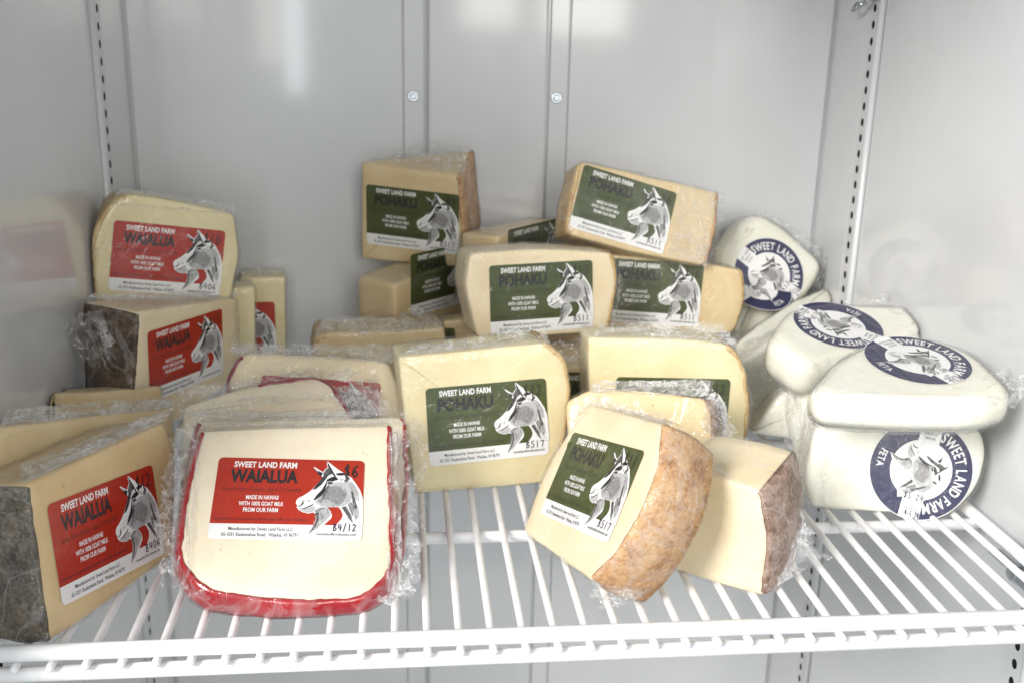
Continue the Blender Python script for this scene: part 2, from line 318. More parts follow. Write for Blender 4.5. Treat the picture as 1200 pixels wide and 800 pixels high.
# clip of the shelf above, at the top of the rear strip on the feta side
r = empty('shelf_clip', (XR, 0.4858, 0.392)); tag(r, 'steel clip high on the rear slotted strip above the feta', 'clip')
mb = MB(); c = Vector((XR - 0.0003, 0.4858, 0.398)); pts = []
for k in range(9):
    t = k / 8; pts.append(c + Vector((-0.004 - 0.012 * math.sin(t * math.pi), 0.045 * (t - 0.25), 0.003 - 0.016 * math.sin(t * math.pi * 0.8))))
for a, b in zip(pts, pts[1:]): mb.tube(a, b, 0.0022, 8)
mb.build('bow', 'steel', r, True)
mb = MB(); mb.box(XR - 0.0022, XR - 0.0002, 0.4758, 0.4958, 0.394, 0.425); o = mb.build('plate', 'steel', r); bevel(o, 0.001)

# ------------------------------------------------------------------ printed labels (flat print, shared meshes)
LW, LH = 0.099, 0.0638
_tmp = {}
def glyphs(s, offset=0.0):
    """mesh (verts 2D, faces) of a text in the built-in face, bbox at its own scale"""
    key = (s, offset)
    if key in _tmp: return _tmp[key]
    cu = bpy.data.curves.new('lettering', 'FONT'); cu.body = s; cu.size = 1.0; cu.resolution_u = 3; cu.offset = offset; cu.fill_mode = 'FRONT'
    o = bpy.data.objects.new('lettering', cu); COL.objects.link(o)
    bpy.context.view_layer.update()
    me = o.evaluated_get(bpy.context.evaluated_depsgraph_get()).to_mesh()
    vs = [(v.co.x, v.co.y) for v in me.vertices]; fs = [tuple(p.vertices) for p in me.polygons]
    bpy.data.objects.remove(o); bpy.data.curves.remove(cu)
    _tmp[key] = (vs, fs); return vs, fs
def fit_text(mb, s, x0, x1, y0, y1, h, mi, off=0.012, shear=0.0):
    vs, fs = glyphs(s, off)
    a0 = min(v[0] for v in vs); a1 = max(v[0] for v in vs); b0 = min(v[1] for v in vs); b1 = max(v[1] for v in vs)
    mb.add([(x0 + (v[0] - a0) / (a1 - a0) * (x1 - x0) + shear * (v[1] - b0), y0 + (v[1] - b0) / (b1 - b0) * (y1 - y0), h) for v in vs], fs, mi)
def rrect(x0, x1, y0, y1, r, n=5, corners=(1, 1, 1, 1)):
    out = []
    for k, (cx, cy, a) in enumerate(((x1 - r, y1 - r, 0), (x0 + r, y1 - r, 90), (x0 + r, y0 + r, 180), (x1 - r, y0 + r, 270))):
        if not corners[k]:
            out.append(((x1, y1), (x0, y1), (x0, y0), (x1, y0))[k]); continue
        for i in range(n + 1):
            t = math.radians(a + 90 * i / n); out.append((cx + r * math.cos(t), cy + r * math.sin(t)))
    return out
def poly(mb, pts, h, mi): mb.add([(p[0], p[1], h) for p in pts], [tuple(range(len(pts)))], mi)
def stroke(mb, pts, wd, h, mi):
    for (a, b) in zip(pts, pts[1:]):
        d = Vector((b[0] - a[0], b[1] - a[1]))
        if d.length < 1e-9: continue
        n_ = Vector((-d.y, d.x)).normalized() * wd / 2; e = d.normalized() * wd * 0.3
        mb.add([(a[0] - e.x + n_.x, a[1] - e.y + n_.y, h), (a[0] - e.x - n_.x, a[1] - e.y - n_.y, h), (b[0] + e.x - n_.x, b[1] + e.y - n_.y, h), (b[0] + e.x + n_.x, b[1] + e.y + n_.y, h)], [(0, 1, 2, 3)], mi)
# the goat head, traced as ink shapes on the printed label (units: eighths of a pixel of a close view, then to label space)
GC = [(256.3, 536.1), (426.9, 540.7), (424.3, 634.6), (243.1, 630.3)]
def homog(src, dst):
    A = []; B = []
    for (x, y), (u, v) in zip(src, dst):
        A += [[x, y, 1, 0, 0, 0, -u * x, -u * y], [0, 0, 0, x, y, 1, -v * x, -v * y]]; B += [u, v]
    return np.append(np.linalg.solve(np.array(A, float), np.array(B, float)), 1).reshape(3, 3)
HG = homog(GC, [(-LW / 2, LH / 2), (LW / 2, LH / 2), (LW / 2, -LH / 2), (-LW / 2, -LH / 2)])
def g2(p):
    v = HG @ np.array([340 + p[0] / 8, 536 + p[1] / 8, 1]); return (v[0] / v[2], v[1] / v[2])
SIL = [(212, 95), (228, 96), (262, 118), (303, 143), (312, 128), (334, 106), (346, 96), (336, 66), (342, 44), (354, 48), (390, 76), (445, 118), (500, 150), (530, 170), (572, 195), (615, 250), (655, 310), (676, 368), (683, 402), (690, 640), (425, 639), (455, 610), (485, 575), (495, 540), (480, 500), (455, 470), (400, 465), (345, 470), (375, 500), (392, 540), (385, 572), (352, 602), (310, 640), (270, 668), (222, 712), (200, 706), (164, 728), (180, 690), (215, 650), (235, 600), (240, 560), (235, 530), (215, 516), (170, 526), (110, 512), (75, 490), (58, 466), (66, 456), (50, 430), (55, 402), (75, 380), (110, 365), (160, 335), (205, 300), (240, 260), (280, 215), (298, 188), (255, 150), (225, 116)]
SHAPES = [  # (ink index, polygon): 1 light, 2 grey, 3 dark, 4 black
 (1, [(300, 300), (360, 255), (440, 232), (530, 240), (575, 300), (590, 360), (560, 420), (510, 455), (455, 468), (340, 470), (285, 460), (230, 415), (265, 375)]),
 (2, [(330, 290), (400, 275), (470, 262), (520, 290), (530, 350), (510, 410), (460, 450), (400, 462), (335, 462), (290, 440), (255, 405), (300, 370)]),
 (1, [(300, 400), (345, 392), (392, 420), (440, 452), (345, 466), (290, 446)]), (1, [(420, 262), (500, 258), (530, 300), (520, 330), (470, 290)]), (3, [(326, 300), (350, 262), (365, 262), (345, 320), (318, 372), (290, 385)]),
 (1, [(480, 250), (540, 215), (600, 260), (640, 330), (650, 420), (610, 400), (560, 300)]),
 (4, [(300, 185), (330, 150), (352, 110), (385, 112), (402, 150), (352, 172), (325, 212), (290, 258), (240, 298), (205, 306), (240, 262), (280, 215)]),
 (3, [(300, 160), (330, 120), (350, 100), (380, 118), (360, 160), (320, 175)]),
 (4, [(342, 210), (380, 190), (420, 180), (450, 212), (405, 226), (352, 236), (332, 275), (318, 330), (290, 362), (228, 404), (214, 396), (250, 350), (292, 308), (322, 258)]),
 (1, [(335, 232), (370, 224), (405, 236), (400, 256), (360, 262), (338, 250)]),
 (4, [(342, 240), (370, 232), (400, 240), (388, 252), (356, 254)]),
 (4, [(217, 102), (262, 132), (300, 150), (285, 188), (250, 150)]), (1, [(222, 104), (250, 124), (262, 145), (245, 135)]),
 (4, [(342, 50), (352, 60), (378, 105), (415, 165), (430, 200), (398, 172), (378, 128), (348, 92)]),
 (4, [(420, 158), (450, 150), (480, 148), (515, 152), (505, 170), (470, 176), (440, 172)]),
 (3, [(500, 225), (540, 180), (560, 205), (520, 240)]),
 (1, [(455, 200), (500, 205), (490, 228), (470, 226)]),
 (4, [(66, 455), (95, 448), (112, 420), (124, 432), (108, 450), (85, 462)]), (2, [(110, 418), (116, 405), (126, 412), (124, 430)]),
 (3, [(70, 484), (130, 474), (198, 444), (226, 428), (206, 454), (132, 488)]),
 (2, [(160, 412), (180, 398), (176, 418)]), (1, [(75, 492), (130, 492), (210, 458), (240, 470), (215, 512), (170, 522), (112, 508)]),
 (2, [(225, 500), (280, 470), (340, 472), (320, 500), (240, 528)]),
 (1, [(240, 520), (300, 490), (350, 480), (385, 535), (340, 590), (270, 650), (230, 690), (215, 680), (245, 610), (250, 560)]),
 (3, [(236, 525), (262, 515), (270, 580), (240, 650), (205, 690), (170, 722), (190, 685), (228, 630), (248, 580)]),
 (3, [(568, 318), (584, 322), (604, 380), (632, 470), (610, 508), (590, 440)]), (4, [(572, 322), (582, 330), (596, 378), (585, 372)]),
 (3, [(480, 470), (520, 462), (560, 520), (580, 560), (592, 625), (556, 580), (515, 520)]),
 (2, [(540, 440), (575, 420), (600, 470), (590, 560), (560, 500)]), (1, [(600, 500), (640, 470), (650, 560), (610, 590)]),
]
def inside(p, pg):
    c = False
    for i in range(len(pg)):
        a, b = pg[i], pg[i - 1]
        if (a[1] > p[1]) != (b[1] > p[1]) and p[0] < (b[0] - a[0]) * (p[1] - a[1]) / (b[1] - a[1]) + a[0]: c = not c
    return c
GOAT_M = ['paper_white', 'ink_light', 'ink_grey', 'ink_dark', 'ink_black']
def goat_shapes(mb, tf, h0, sc_=1.0):
    poly(mb, [tf(p) for p in SIL], h0, 0)
    for k, (ink, pg) in enumerate(SHAPES): poly(mb, [tf(p) for p in pg], h0 + 0.00002 + k * 0.000004, ink)
    rg = random.Random(3); h = h0 + 0.00016
    for n_, (reg, ang, lens, inks) in enumerate([(SHAPES[1][1], 2.4, (14, 30), (1, 1, 3, 0, 3)), ([(235, 525), (350, 480), (388, 550), (270, 660), (190, 715)], 2.05, (40, 80), (4, 4, 0, 3)),
                                     ([(480, 470), (560, 330), (640, 420), (650, 620), (560, 600)], 1.2, (30, 70), (3, 2, 4, 0)), ([(520, 200), (600, 250), (660, 350), (640, 420), (560, 300)], 1.0, (20, 50), (1, 2)),
                                     ([(90, 400), (230, 320), (240, 400), (120, 440)], 2.6, (8, 20), (1, 1)), ([(310, 150), (390, 110), (400, 150), (240, 300)], 2.2, (12, 24), (2, 3))]):
        cnt = 0
        while cnt < (320 if n_ == 0 else 80):
            p = (rg.uniform(40, 690), rg.uniform(40, 730))
            if not inside(p, reg): continue
            cnt += 1
            a = ang + rg.gauss(0, 0.28); L = rg.uniform(*lens); d = (math.cos(a) * L / 2, math.sin(a) * L / 2); wd = rg.uniform(1.2, 2.6)
            q = [(p[0] - d[0], p[1] - d[1]), (p[0] - d[1] / L * wd, p[1] + d[0] / L * wd), (p[0] + d[0], p[1] + d[1]), (p[0] + d[1] / L * wd, p[1] - d[0] / L * wd)]
            poly(mb, [tf(t) for t in q], h, rg.choice(inks)); h += 0.0000004
def U(u): return -LW / 2 + u * LW
def V(v): return LH / 2 - v * LH
LABEL = {}
def make_label(kind):
    pm = 'print_red' if kind == 'waialua' else 'print_green'
    mb = MB(); poly(mb, rrect(-LW / 2, LW / 2, -LH / 2, LH / 2, 0.0035), 0.0, 0)
    poly(mb, rrect(-LW / 2, LW / 2, V(0.815), LH / 2, 0.0035, corners=(1, 1, 0, 0)), 0.00005, 1)
    me1 = mesh('label', mb.v, mb.f, mb.m)
    for m in ('paper_white', pm): me1.materials.append(M[m])
    mb = MB(); h = 0.0001
    title = 'WAIALUA' if kind == 'waialua' else 'POHAKU'
    fit_text(mb, 'SWEET LAND FARM', U(.11), U(.535), V(.122), V(.045), h, 0, 0.032)
    fit_text(mb, title, U(.092), U(.55), V(.315), V(.145), h, 1, 0.045)
    fit_text(mb, 'Gouda Style Cheese, Aged 2+ months' if kind == 'waialua' else 'Tomme Style Cheese, Aged 2+ months', U(.045), U(.57), V(.435), V(.365), h, 1, -0.006, 0.0012)
    fit_text(mb, 'MADE IN HAWAII', U(.215), U(.43), V(.52), V(.468), h, 0, 0.022)
    fit_text(mb, 'WITH 100% GOAT MILK', U(.172), U(.468), V(.597), V(.545), h, 0, 0.022)
    fit_text(mb, 'FROM OUR FARM', U(.205), U(.435), V(.672), V(.62), h, 0, 0.022)
    fit_text(mb, 'Ingredients: pasteurized cultured goat milk, salt, enzymes.', U(.025), U(.635), V(.785), V(.735), h, 1, 0.0)
    fit_text(mb, 'Manufactured by: Sweet Land Farm LLC', U(.125), U(.545), V(.905), V(.852), h, 1, 0.012)
    fit_text(mb, '65-1031 Kaukonahua Road.  Waialua, HI 96791', U(.085), U(.58), V(.968), V(.918), h, 1, 0.012)
    me2 = mesh('lettering', mb.v, mb.f, mb.m)
    for m in ('paper_white', 'ink_black'): me2.materials.append(M[m])
    mb = MB(); goat_shapes(mb, g2, 0.00012)
    fit_text(mb, 'sweetlandfarmhawaii.com', U(.70), U(.965), V(.94), V(.905), 0.00034, 4, 0.0)
    me3 = mesh('goat_emblem', mb.v, mb.f, mb.m)
    for m in GOAT_M: me3.materials.append(M[m])
    LABEL[kind] = (me1, me2, me3)
RL = 0.0400
BAND, HW, RI, RO = math.radians(140), 0.205, 0.60, 0.985
def make_feta_label():
    mb = MB(); n = 56
    poly(mb, [(RL * math.cos(2 * math.pi * i / n), RL * math.sin(2 * math.pi * i / n)) for i in range(n)], 0.0, 0)
    for a0, a1 in ((BAND - math.pi, BAND), (BAND, BAND + math.pi)):
        vs = []; m_ = 30
        for r in (RI, RO):
            dl = math.asin(HW / r)
            for i in range(m_ + 1):
                t = a0 + dl + (a1 - a0 - 2 * dl) * i / m_; vs.append((r * RL * math.cos(t), r * RL * math.sin(t), 0.00006))
        mb.add(vs, [(i, m_ + 1 + i, m_ + 2 + i, i + 1) for i in range(m_)], 1)
    me1 = mesh('label', mb.v, mb.f, mb.m)
    for m in ('paper_white', 'print_navy'): me1.materials.append(M[m])
    mb = MB()
    def arc_text(s, a_mid, r0, hgt, squeeze, inward, off, mi):
        adv = []
        for ch in s:
            if ch == ' ': adv.append((0.42, None)); continue
            vs, fs = glyphs(ch, off); x0 = min(v[0] for v in vs); x1 = max(v[0] for v in vs); adv.append((x1 - x0 + 0.12, (vs, fs, x0)))
        k = hgt / 0.73; tot = sum(a for a, _ in adv) * k * squeeze
        pos = -tot / 2
        for wch, g in adv:
            if g:
                vs, fs, x0 = g; out = []
                for v in vs:
                    xx = pos + (v[0] - x0) * k * squeeze; yy = v[1] * k
                    t = a_mid - xx / (r0 + hgt / 2) if not inward else a_mid + xx / (r0 + hgt / 2)
                    rr = r0 + yy if not inward else r0 + hgt - yy
                    out.append((rr * math.cos(t), rr * math.sin(t), 0.00012))
                mb.add(out, fs, mi)
            pos += wch * k * squeeze
    arc_text('SWEET LAND FARM', BAND - math.pi / 2 - 0.02, RL * 0.675, RL * 0.215, 0.66, False, 0.02, 0)
    arc_text('FETA', BAND + math.pi / 2 - 0.05, RL * 0.72, RL * 0.15, 0.66, True, 0.012, 0)
    ca, sa = math.cos(BAND - math.pi), math.sin(BAND - math.pi)   # writing runs across the band, lines along it
    def band_text(s, r, wdt, hgt, flip=1, mi=1, off=0.0):
        b2 = MB(); fit_text(b2, s, -wdt / 2, wdt / 2, -hgt / 2, hgt / 2, 0.00012, mi, off)
        # text baseline perpendicular to the band's radial direction
        ang = BAND - math.pi / 2 if r > 0 else BAND - math.pi / 2
        for v in b2.v:
            x, y = v.x, v.y; v.x = x * math.cos(ang) - y * math.sin(ang) + r * math.cos(BAND); v.y = x * math.sin(ang) + y * math.cos(ang) + r * math.sin(BAND)
        mb.add(b2.v, b2.f, mi)
    for s, r in (('GOAT CHEESE', 0.84), ('MADE IN', 0.74), ('HAWAII', 0.65)): band_text(s, RL * r, RL * 0.034 * len(s), RL * 0.06)
    for s, r in (('KEEP', -0.72), ('REFRIGERATED', -0.79)): band_text(s, RL * r, RL * 0.026 * len(s), RL * 0.05)
    me2 = mesh('lettering', mb.v, mb.f, mb.m)
    for m in ('paper_white', 'ink_black'): me2.materials.append(M[m])
    mb = MB(); goat_shapes(mb, lambda p: (((p[0] - 380) * 0.906 - (p[1] - 370) * 0.423) / 640 * RL * 1.08, -((p[1] - 370) * 0.906 + (p[0] - 380) * 0.423) / 640 * RL * 1.08), 0.00012)
    # the silhouette's straight lower edge fades into the white disc
    me3 = mesh('goat_emblem', mb.v, mb.f, mb.m)
    for m in GOAT_M: me3.materials.append(M[m])
    LABEL['feta'] = (me1, me2, me3)
for k in ('waialua', 'pohaku'): make_label(k)
make_feta_label()
HAND = {'0': [[(.5, 1), (.15, .7), (.15, .3), (.5, 0), (.85, .3), (.85, .7), (.5, 1)]], '1': [[(.5, 1), (.45, 0)]], '2': [[(.1, .8), (.4, 1), (.8, .8), (.6, .45), (.05, .02), (.95, .05)]],
        '3': [[(.1, .95), (.8, .9), (.4, .55), (.85, .35), (.5, 0), (.05, .1)]], '4': [[(.3, 1), (.1, .4), (.9, .45)], [(.75, .9), (.65, 0)]], '5': [[(.85, 1), (.3, .95), (.2, .6), (.7, .5), (.75, .15), (.4, 0), (.05, .1)]],
        '6': [[(.8, 1), (.3, .7), (.1, .25), (.45, 0), (.85, .2), (.6, .5), (.15, .35)]], '7': [[(.05, .9), (.9, .95), (.45, 0)]], '9': [[(.85, .6), (.4, .5), (.2, .8), (.6, 1), (.85, .7), (.7, 0)]],
        '$': [[(.85, .85), (.4, .9), (.2, .65), (.7, .45), (.75, .2), (.4, .08), (.1, .2)], [(.6, 1.12), (.4, -.1)]], 'B': [[(.25, 1), (.1, 0)], [(.2, 1), (.8, .85), (.3, .55), (.85, .3), (.5, 0), (.1, .05)]],
        '/': [[(.8, 1.1), (.2, -.1)]], '.': [[(.4, .05), (.5, 0)]], '-': [[(.1, .5), (.8, .55)]], 'U': [[(.1, 1), (.15, .2), (.5, 0), (.8, .3), (.85, 1)]]}
def hand(mb, s, x0, x1, y0, y1, wd, mi, h=0.00042, rot=0.0):
    n = len(s); cw = (x1 - x0) / n; cx, cy = (x0 + x1) / 2, (y0 + y1) / 2
    for i, ch in enumerate(s):
        for st in HAND.get(ch, []):
            pts = [(x0 + (i + .08 + p[0] * .8) * cw, y0 + p[1] * (y1 - y0)) for p in st]
            pts = [(cx + (a - cx) * math.cos(rot) - (b - cy) * math.sin(rot), cy + (a - cx) * math.sin(rot) + (b - cy) * math.cos(rot)) for a, b in pts]
            stroke(mb, pts, wd, h, mi); h += 0.000003
def child_at(name, me, parent, root, mat4):
    o = bpy.data.objects.new(name, me); COL.objects.link(o); o.parent = parent
    if parent is root: o.matrix_parent_inverse = Matrix.Translation(root.location).inverted(); o.matrix_basis = mat4
    return o
def put_label(root, kind, mat4, price='', batch='', rot=0.0):
    if kind == 'feta': mat4 = mat4 @ Matrix.Rotation(rot, 4, 'Z')
    me1, me2, me3 = LABEL[kind]
    lb = child_at('label', me1, root, root, mat4)
    child_at('lettering', me2, lb, root, None); child_at('goat_emblem', me3, lb, root, None)
    notes = []
    for txt, first in ((price, True), (batch, False)):
      mb = MB(); notes.append(mb)
      if not txt: continue
      if kind == 'feta':
        b2 = MB(); hand(b2, txt, -RL * .2, RL * .2, RL * (-.07 if first else .30), RL * (.07 if first else .42), 0.0006, 0)
        ang = BAND - math.pi / 2; r = -RL * 0.9
        for v in b2.v:
            x, y = v.x, v.y; v.x = x * math.cos(ang) - y * math.sin(ang) + r * math.cos(BAND); v.y = x * math.sin(ang) + y * math.cos(ang) + r * math.sin(BAND)
        mb.add(b2.v, b2.f, 1)
      else:
        if first: hand(mb, price, U(.985 - .055 * len(price) - .02), U(.965), V(.215), V(.07), 0.0012 if price == '$6' and kind == 'waialua' else 0.0009, 0)
        else: hand(mb, batch, U(.805), U(.965), V(.885), V(.80), 0.00065, 1)
    for mb in notes:
        if not mb.v: continue
        me = mesh('handwriting', mb.v, mb.f, mb.m)
        for m in ('ink_marker', 'ink_pen'): me.materials.append(M[m])
        child_at('handwriting', me, lb, root, None)
    return lb
# ------------------------------------------------------------------ cheese pieces
def frame(c, yaw, lean, roll):
    n = Vector((math.sin(yaw) * math.cos(lean), -math.cos(yaw) * math.cos(lean), math.sin(lean)))
    x = Vector((math.cos(yaw), math.sin(yaw), 0)); u = n.cross(x)
    X = x * math.cos(roll) + u * math.sin(roll); Uv = -x * math.sin(roll) + u * math.cos(roll)
    return Matrix(((X.x, Uv.x, n.x, c[0]), (X.y, Uv.y, n.y, c[1]), (X.z, Uv.z, n.z, c[2]), (0, 0, 0, 1)))
def hit(F, px):
    n = F.to_3x3().col[2]; c = F.to_translation(); d = ray(*px); s = (c - CAM).dot(n) / d.dot(n)
    v = F.inverted() @ (CAM + d * s); return (v.x, v.y)
def rounded(pts, rad, step=0.0034):
    """closed outline with rounded corners -> dense samples and the edge each sample belongs to"""
    n = len(pts); P = [Vector(p) for p in pts]; out = []; tg = []
    ar = sum(P[i - 1].x * P[i].y - P[i].x * P[i - 1].y for i in range(n))
    rads = rad if isinstance(rad, (list, tuple)) else [rad] * n
    segs = []
    for i in range(n):
        a, b, c = P[i - 1], P[i], P[(i + 1) % n]
        r = min(rads[i], (a - b).length * 0.45, (c - b).length * 0.45)
        segs.append((b + (a - b).normalized() * r, b, b + (c - b).normalized() * r))
    for i in range(n):
        p0, b, p1 = segs[i]; L = (p1 - p0).length; m = max(3, int(L / step))
        for k in range(m):
            t = k / m; q = p0 * (1 - t) ** 2 + b * 2 * t * (1 - t) + p1 * t * t
            out.append(q); tg.append((i - 1) % n if t < 0.5 else i)
        nx = segs[(i + 1) % n][0]; m = max(1, int((nx - p1).length / step))
        for k in range(m): out.append(p1.lerp(nx, k / m)); tg.append(i)
    if ar < 0: out.reverse(); tg.reverse()
    return out, tg
def inward(out):
    n = len(out); r = []
    for i in range(n):
        d = out[(i + 1) % n] - out[i - 1]; d = d.normalized() if d.length > 1e-9 else Vector((1, 0)); r.append(Vector((-d.y, d.x)))
    return r
def rest(v, m=0.0):
    # soft pieces flatten where they meet the wires and the cabinet walls
    return Vector((min(max(v.x, XL + 0.0012 - m), XR - 0.0012 + m), min(v.y, YB - 0.0125 + m), max(v.z, WR + 0.0002 - m)))
class Solid:
    def __init__(s, F, pts, rad, depth, ga=0.0, gb=0.0, bscale=(1, 1), bshift=(0, 0), anchor=None, bulge=0.0, bulge_edges=None, br=0.0022, step=0.0034):
        s.F = F; s.out, s.tg = rounded(pts, rad, step); s.nin = inward(s.out)
        a = [p.x for p in s.out]; b = [p.y for p in s.out]
        s.cen = Vector((sum(a) / len(a), sum(b) / len(b))); s.an = Vector(anchor) if anchor else s.cen
        s.a0, s.a1, s.b0, s.b1 = min(a), max(a), min(b), max(b)
        s.depth, s.ga, s.gb, s.bs, s.sh, s.br = depth, ga, gb, bscale, Vector(bshift), br
        s.bulge = bulge; s.be = bulge_edges
    def D(s, p):
        ta = (p.x - s.a0) / (s.a1 - s.a0) - 0.5; tb = (p.y - s.b0) / (s.b1 - s.b0) - 0.5
        return max(0.004, s.depth * (1 + 2 * s.ga * ta + 2 * s.gb * tb))
    def place(s, p, t, dz):
        """p front outline point, t depth fraction, dz absolute extra depth"""
        q = s.an + Vector(((p.x - s.an.x) * (1 + (s.bs[0] - 1) * t), (p.y - s.an.y) * (1 + (s.bs[1] - 1) * t))) + s.sh * (t * s.D(p) / (s.depth * (1 + abs(s.ga) + abs(s.gb))))
        return Vector((q.x, q.y, -(s.D(p) * t + dz)))
    def bl(s, i, t):
        return s.bulge * math.sin(math.pi * t) if (s.be is None or s.tg[i] in s.be) else 0.0
    def rings(s, off=0.0, nside=5):
        R = []; n = len(s.out)
        def ring(inset, t, dz, w):
            R.append(([s.place(s.out[i] + s.nin[i] * (inset - off - s.bl(i, t)), t, dz) for i in range(n)], w))
        def fan(sc_, t, dz, w):
            R.append(([s.place(s.cen.lerp(s.out[i] + s.nin[i] * (s.br - off), sc_), t, dz) for i in range(n)], w))
        br = s.br
        for k in (0.2, 0.45, 0.7, 0.88): fan(k, 0, -off, 0.12 if k < 0.8 else 0.35)
        ring(br, 0, -off, 0.7); ring(br * 0.3, 0, br * 0.3 - off * 0.7, 1); ring(0, 0, br, 1)
        for k in range(1, nside): ring(0, k / nside, 0, 1)
        ring(0, 1, -br, 1); ring(br * 0.3, 1, -br * 0.3 + off * 0.7, 1); ring(br, 1, off, 0.7)
        for k in (0.8, 0.45, 0.2): fan(k, 1, off, 0.3)
        return R
    def skin(s, name, off=0.0, amp=0.0004, fr=90, ridge=0.0, seed=0, face=0.0):
        R = s.rings(off); n = len(s.out); vs = []; ws = []
        c0 = s.place(s.cen, 0, -off); c1 = s.place(s.cen, 1, off)
        for r, w in R: vs += r; ws += [w] * n
        vs += [c0, c1]; ws += [0.1, 0.3]
        fs = []
        for k in range(len(R) - 1):
            for i in range(n):
                j = (i + 1) % n; fs.append((k * n + i, (k + 1) * n + i, (k + 1) * n + j, k * n + j))
        m = len(R) * n
        for i in range(n):
            j = (i + 1) % n; fs.append((m, i, j)); fs.append((m + 1, (len(R) - 1) * n + j, (len(R) - 1) * n + i))
        vs = [s.F @ v for v in vs]
        me = mesh(name, vs, fs)
        bm = bmesh.new(); bm.from_mesh(me); bmesh.ops.recalc_face_normals(bm, faces=bm.faces); bm.normal_update()
        so = Vector((seed * 3.7, seed * 1.3, seed * 7.1))
        for v in bm.verts:
            w_ = ws[v.index]; d = noise.noise(v.co * fr + so) * amp * (0.35 + 0.65 * w_) + noise.noise(v.co * fr * 0.3 + so) * amp * 1.5 * w_
            if ridge: d += ridge * w_ * (1 - abs(noise.noise(v.co * 65 + so)) * 2.2) ** 3 * (0.5 + 0.5 * noise.noise(v.co * 25 + so))
            v.co = rest(v.co + v.normal * d, off * 0.4)
        bm.to_mesh(me); bm.free(); me.update()
        at_ = me.attributes.new('edge', 'FLOAT', 'POINT'); at_.data.foreach_set('value', [max(face, w_ * w_) for w_ in ws])
        return me
    def rind(s, name, edges, th=0.0012, lip=0.0002, amp=0.0006, seed=1, nside=7):
        n = len(s.out); idx = [i for i in range(n) if s.tg[i] in edges]
        if len(idx) == n: run = list(range(n)); closed = True
        else:
            st = next(i for i in idx if s.tg[i - 1] not in edges); run = []; i = st
            while s.tg[i % n] in edges and len(run) < n: run.append(i % n); i += 1
            run.append(i % n); closed = False
        prof = [(lip + s.br, 0, -0.0004), (s.br * .35, 0, -th * 0.6), (-th * 0.8, 0, s.br * 0.5)] + [(-th, k / nside, 0) for k in range(1, nside)] + [(-th, 1, 0), (s.br, 1, th * 0.6), (lip + s.br, 1, 0.0004)]
        vs = []
        for (ins, t, dz) in prof:
            for i in run: vs.append(s.F @ s.place(s.out[i] + s.nin[i] * (ins - s.bl(i, t)), t, dz))
        m = len(run); fs = []
        for k in range(len(prof) - 1):
            for i in range(m if closed else m - 1):
                j = (i + 1) % m; fs.append((k * m + i, (k + 1) * m + i, (k + 1) * m + j, k * m + j))
        so = Vector((seed * 2.1, 0, seed))
        out = []
        cenw = s.F @ Vector((s.cen.x, s.cen.y, -s.depth / 2))
        for q, v in enumerate(vs):
            k = q // m; d = (v - cenw).normalized(); a_ = amp if 0 < k < len(prof) - 1 else amp * 1.6
            if k == 0: # wavy inner edge on the cut face
                i = run[q % m]; inn = (s.F.to_3x3() @ Vector((s.nin[i].x, s.nin[i].y, 0))); v = v + inn * (noise.noise(v * 140 + so) * 0.0012 + noise.noise(v * 45 + so) * 0.001)
            else: v = v + d * noise.noise(v * 110 + so) * a_
            out.append(rest(v, 0.0008))
        return mesh(name, out, fs)
def film_strip(root, path, outs, seed=0, nacross=9, amp=0.004, gather=1.0, name='plastic_wrap', base=0.0):
    """crumpled loose film: path of 3D points, outs the vectors to its free edge"""
    rg = random.Random(seed); n = 0; P = []; O = []
    for (a, b, oa, ob) in zip(path, path[1:], outs, outs[1:]):
        m = max(4, int((b - a).length / 0.0016))
        for k in range(m): P.append(a.lerp(b, k / m)); O.append(oa.lerp(ob, k / m))
    P.append(path[-1]); O.append(outs[-1]); m = len(P); vs = []
    so = Vector((seed * 5.3, seed * 2.9, seed * 1.7))
    for i in range(m):
        tan = (P[min(i + 1, m - 1)] - P[max(i - 1, 0)]).normalized(); nr = tan.cross(O[i])
        nr = nr.normalized() if nr.length > 1e-9 else Vector((0, 0, 1))
        L = O[i].length * (0.8 + 0.45 * noise.noise(P[i] * 120 + so) + 0.25 * noise.noise(P[i] * 330 + so))
        for k in range(nacross):
            t = k / (nacross - 1); c = P[i] + O[i].normalized() * L * t
            f = (base + (1 - base) * t)
            zz = math.sin(i * 0.9 + 3 * noise.noise(P[i] * 90 + so)) * 0.45 + noise.noise(Vector((i * 0.21, k * 0.35, seed))) * 1.6 + noise.noise(Vector((i * 0.55, k * 0.8, seed + 9))) * 0.8
            c = c + nr * amp * zz * f + tan * amp * 0.7 * noise.noise(Vector((i * 0.3, k * 0.5, seed + 4))) * f
            vs.append(c)
    fs = [(i * nacross + k, (i + 1) * nacross + k, (i + 1) * nacross + k + 1, i * nacross + k + 1) for i in range(m - 1) for k in range(nacross - 1)]
    return link(name, mesh(name, vs, fs), 'film_loose', root, False)
